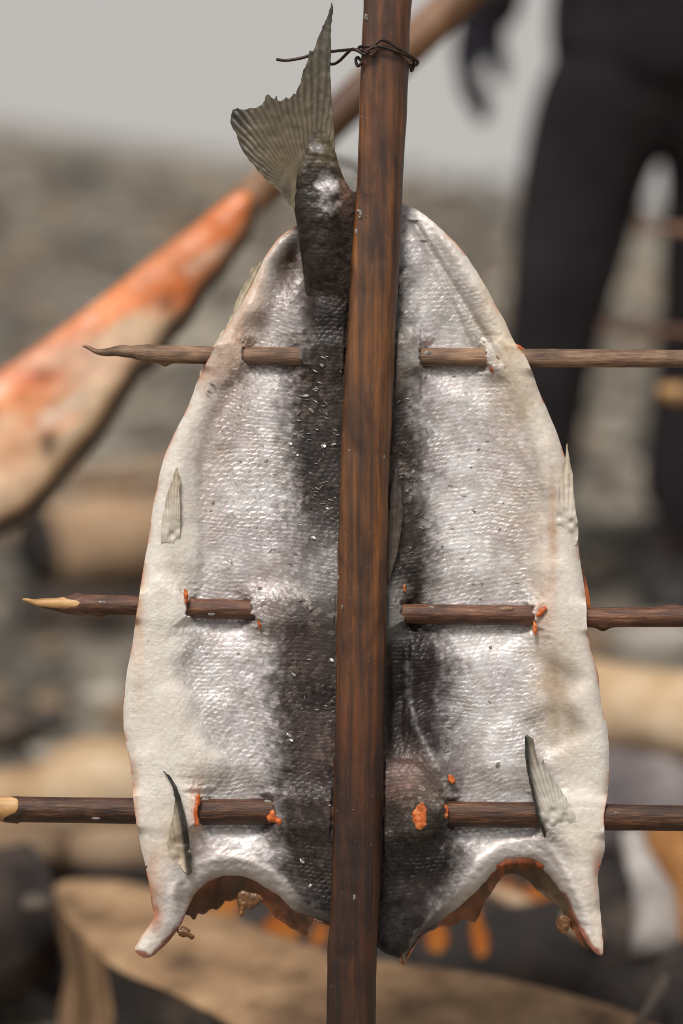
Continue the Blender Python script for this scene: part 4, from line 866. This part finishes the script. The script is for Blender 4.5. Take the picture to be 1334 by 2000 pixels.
rock('dark stone in the shade beneath the golden underside of the bleached log', 1230, 1480, .05, .05, (1.5,1,.7), M['rockd'], 10)
# fire bed
def bed():
    c = atz(760, 1800, 0); x = []; rng = np.random.default_rng(3)
    P = catmull([(c.x+.55*math.cos(t)*(1+.15*math.sin(3*t)), c.y+.32*math.sin(t)*(1+.15*math.cos(2*t))) for t in np.arange(0, 6.28, .5)], 5)
    m, nt, b = newmat('ash_and_embers'); n = noise_node(nt, 18, 6); r = ramp(nt, n.outputs[0], [(.3, L4((20,17,16))), (.6, L4((48,42,40))), (.75, L4((130,122,116)))]); nt.links.new(r.outputs[0], b.inputs['Base Color']); b.inputs['Roughness'].default_value = .9
    n2 = noise_node(nt, 14, 4); r2 = ramp(nt, n2.outputs[0], [(.6, (0,0,0,1)), (.7, (1,.22,.03,1))]); nt.links.new(r2.outputs[0], b.inputs['Emission Color']); b.inputs['Emission Strength'].default_value = 1.0
    o = solid('ember_bed', P, .02, lambda x, y, d: .012+.04*np.clip(d/.2, 0, 1)+.02*fbm(x, y, .08, 4, 3), lambda x, y, d: -.03+0*x, lambda x, y, h: np.stack([x, y, h], -1), m, None, gap=.004); tag(o, kind='stuff')
bed()
def flame_mat():
    m, nt, b = newmat('flame'); nt.nodes.remove(b); out = nt.nodes['Material Output']
    em = nt.nodes.new('ShaderNodeEmission'); tr = nt.nodes.new('ShaderNodeBsdfTransparent'); mx = nt.nodes.new('ShaderNodeMixShader')
    n = noise_node(nt, 22, 3, (1,1,.4)); r = ramp(nt, n.outputs[0], [(.35, (.75,.14,.01,1)), (.65, (1,.42,.08,1))]); nt.links.new(r.outputs[0], em.inputs[0]); em.inputs[1].default_value = .5
    lw = nt.nodes.new('ShaderNodeLayerWeight'); lw.inputs[0].default_value = .35; mr = nt.nodes.new('ShaderNodeMapRange')
    mr.inputs[1].default_value = 0; mr.inputs[2].default_value = .8; mr.inputs[3].default_value = .62; mr.inputs[4].default_value = 0; nt.links.new(lw.outputs['Facing'], mr.inputs[0]); nt.links.new(mr.outputs[0], mx.inputs[0]); nt.links.new(tr.outputs[0], mx.inputs[1]); nt.links.new(em.outputs[0], mx.inputs[2]); nt.links.new(mx.outputs[0], out.inputs[0]); return m
M['flame'] = flame_mat()
for i, (x, y, dep, wd, ht, lean, lab) in enumerate([(848,1858,2.50,24,85,.2,'orange flame just right of the stake, under the gill cut'),(936,1868,2.50,19,105,-.1,'narrow orange flame, second to the right of the stake'),
   (1050,1790,2.72,42,80,.3,'low orange flame behind the thin brown stick'),(565,1850,2.62,46,85,-.5,'orange flame under the left gill cut beside the stake'),(625,1846,2.62,20,60,0,'small orange flame tucked against the left side of the stake'),(425,1792,2.74,42,80,.2,'orange flame glowing through the left gill opening'),(985,1760,2.8,30,50,.2,'small flame below the top of the right gill cut')]):
    c = atdepth(x, y, dep); k = dep/FPX; n = 12; pts = []; rad = []
    for j in range(n):
        t = j/(n-1); pts.append(Vector((lean*wd*k*t*1.2+.2*wd*k*math.sin(t*6+i), 0, ht*k*t*1.1))); rad.append(max(.0005, wd*k*(math.sin(math.pi*min(1,t*.8+.18))**.9)*(1-t**2.5)))
    o = tube('flame', pts, rad, M['flame'], None, 14, .15, i, flat=.6); o.location = c; tag(o, lab, 'flame', 'flames of the roasting fire')
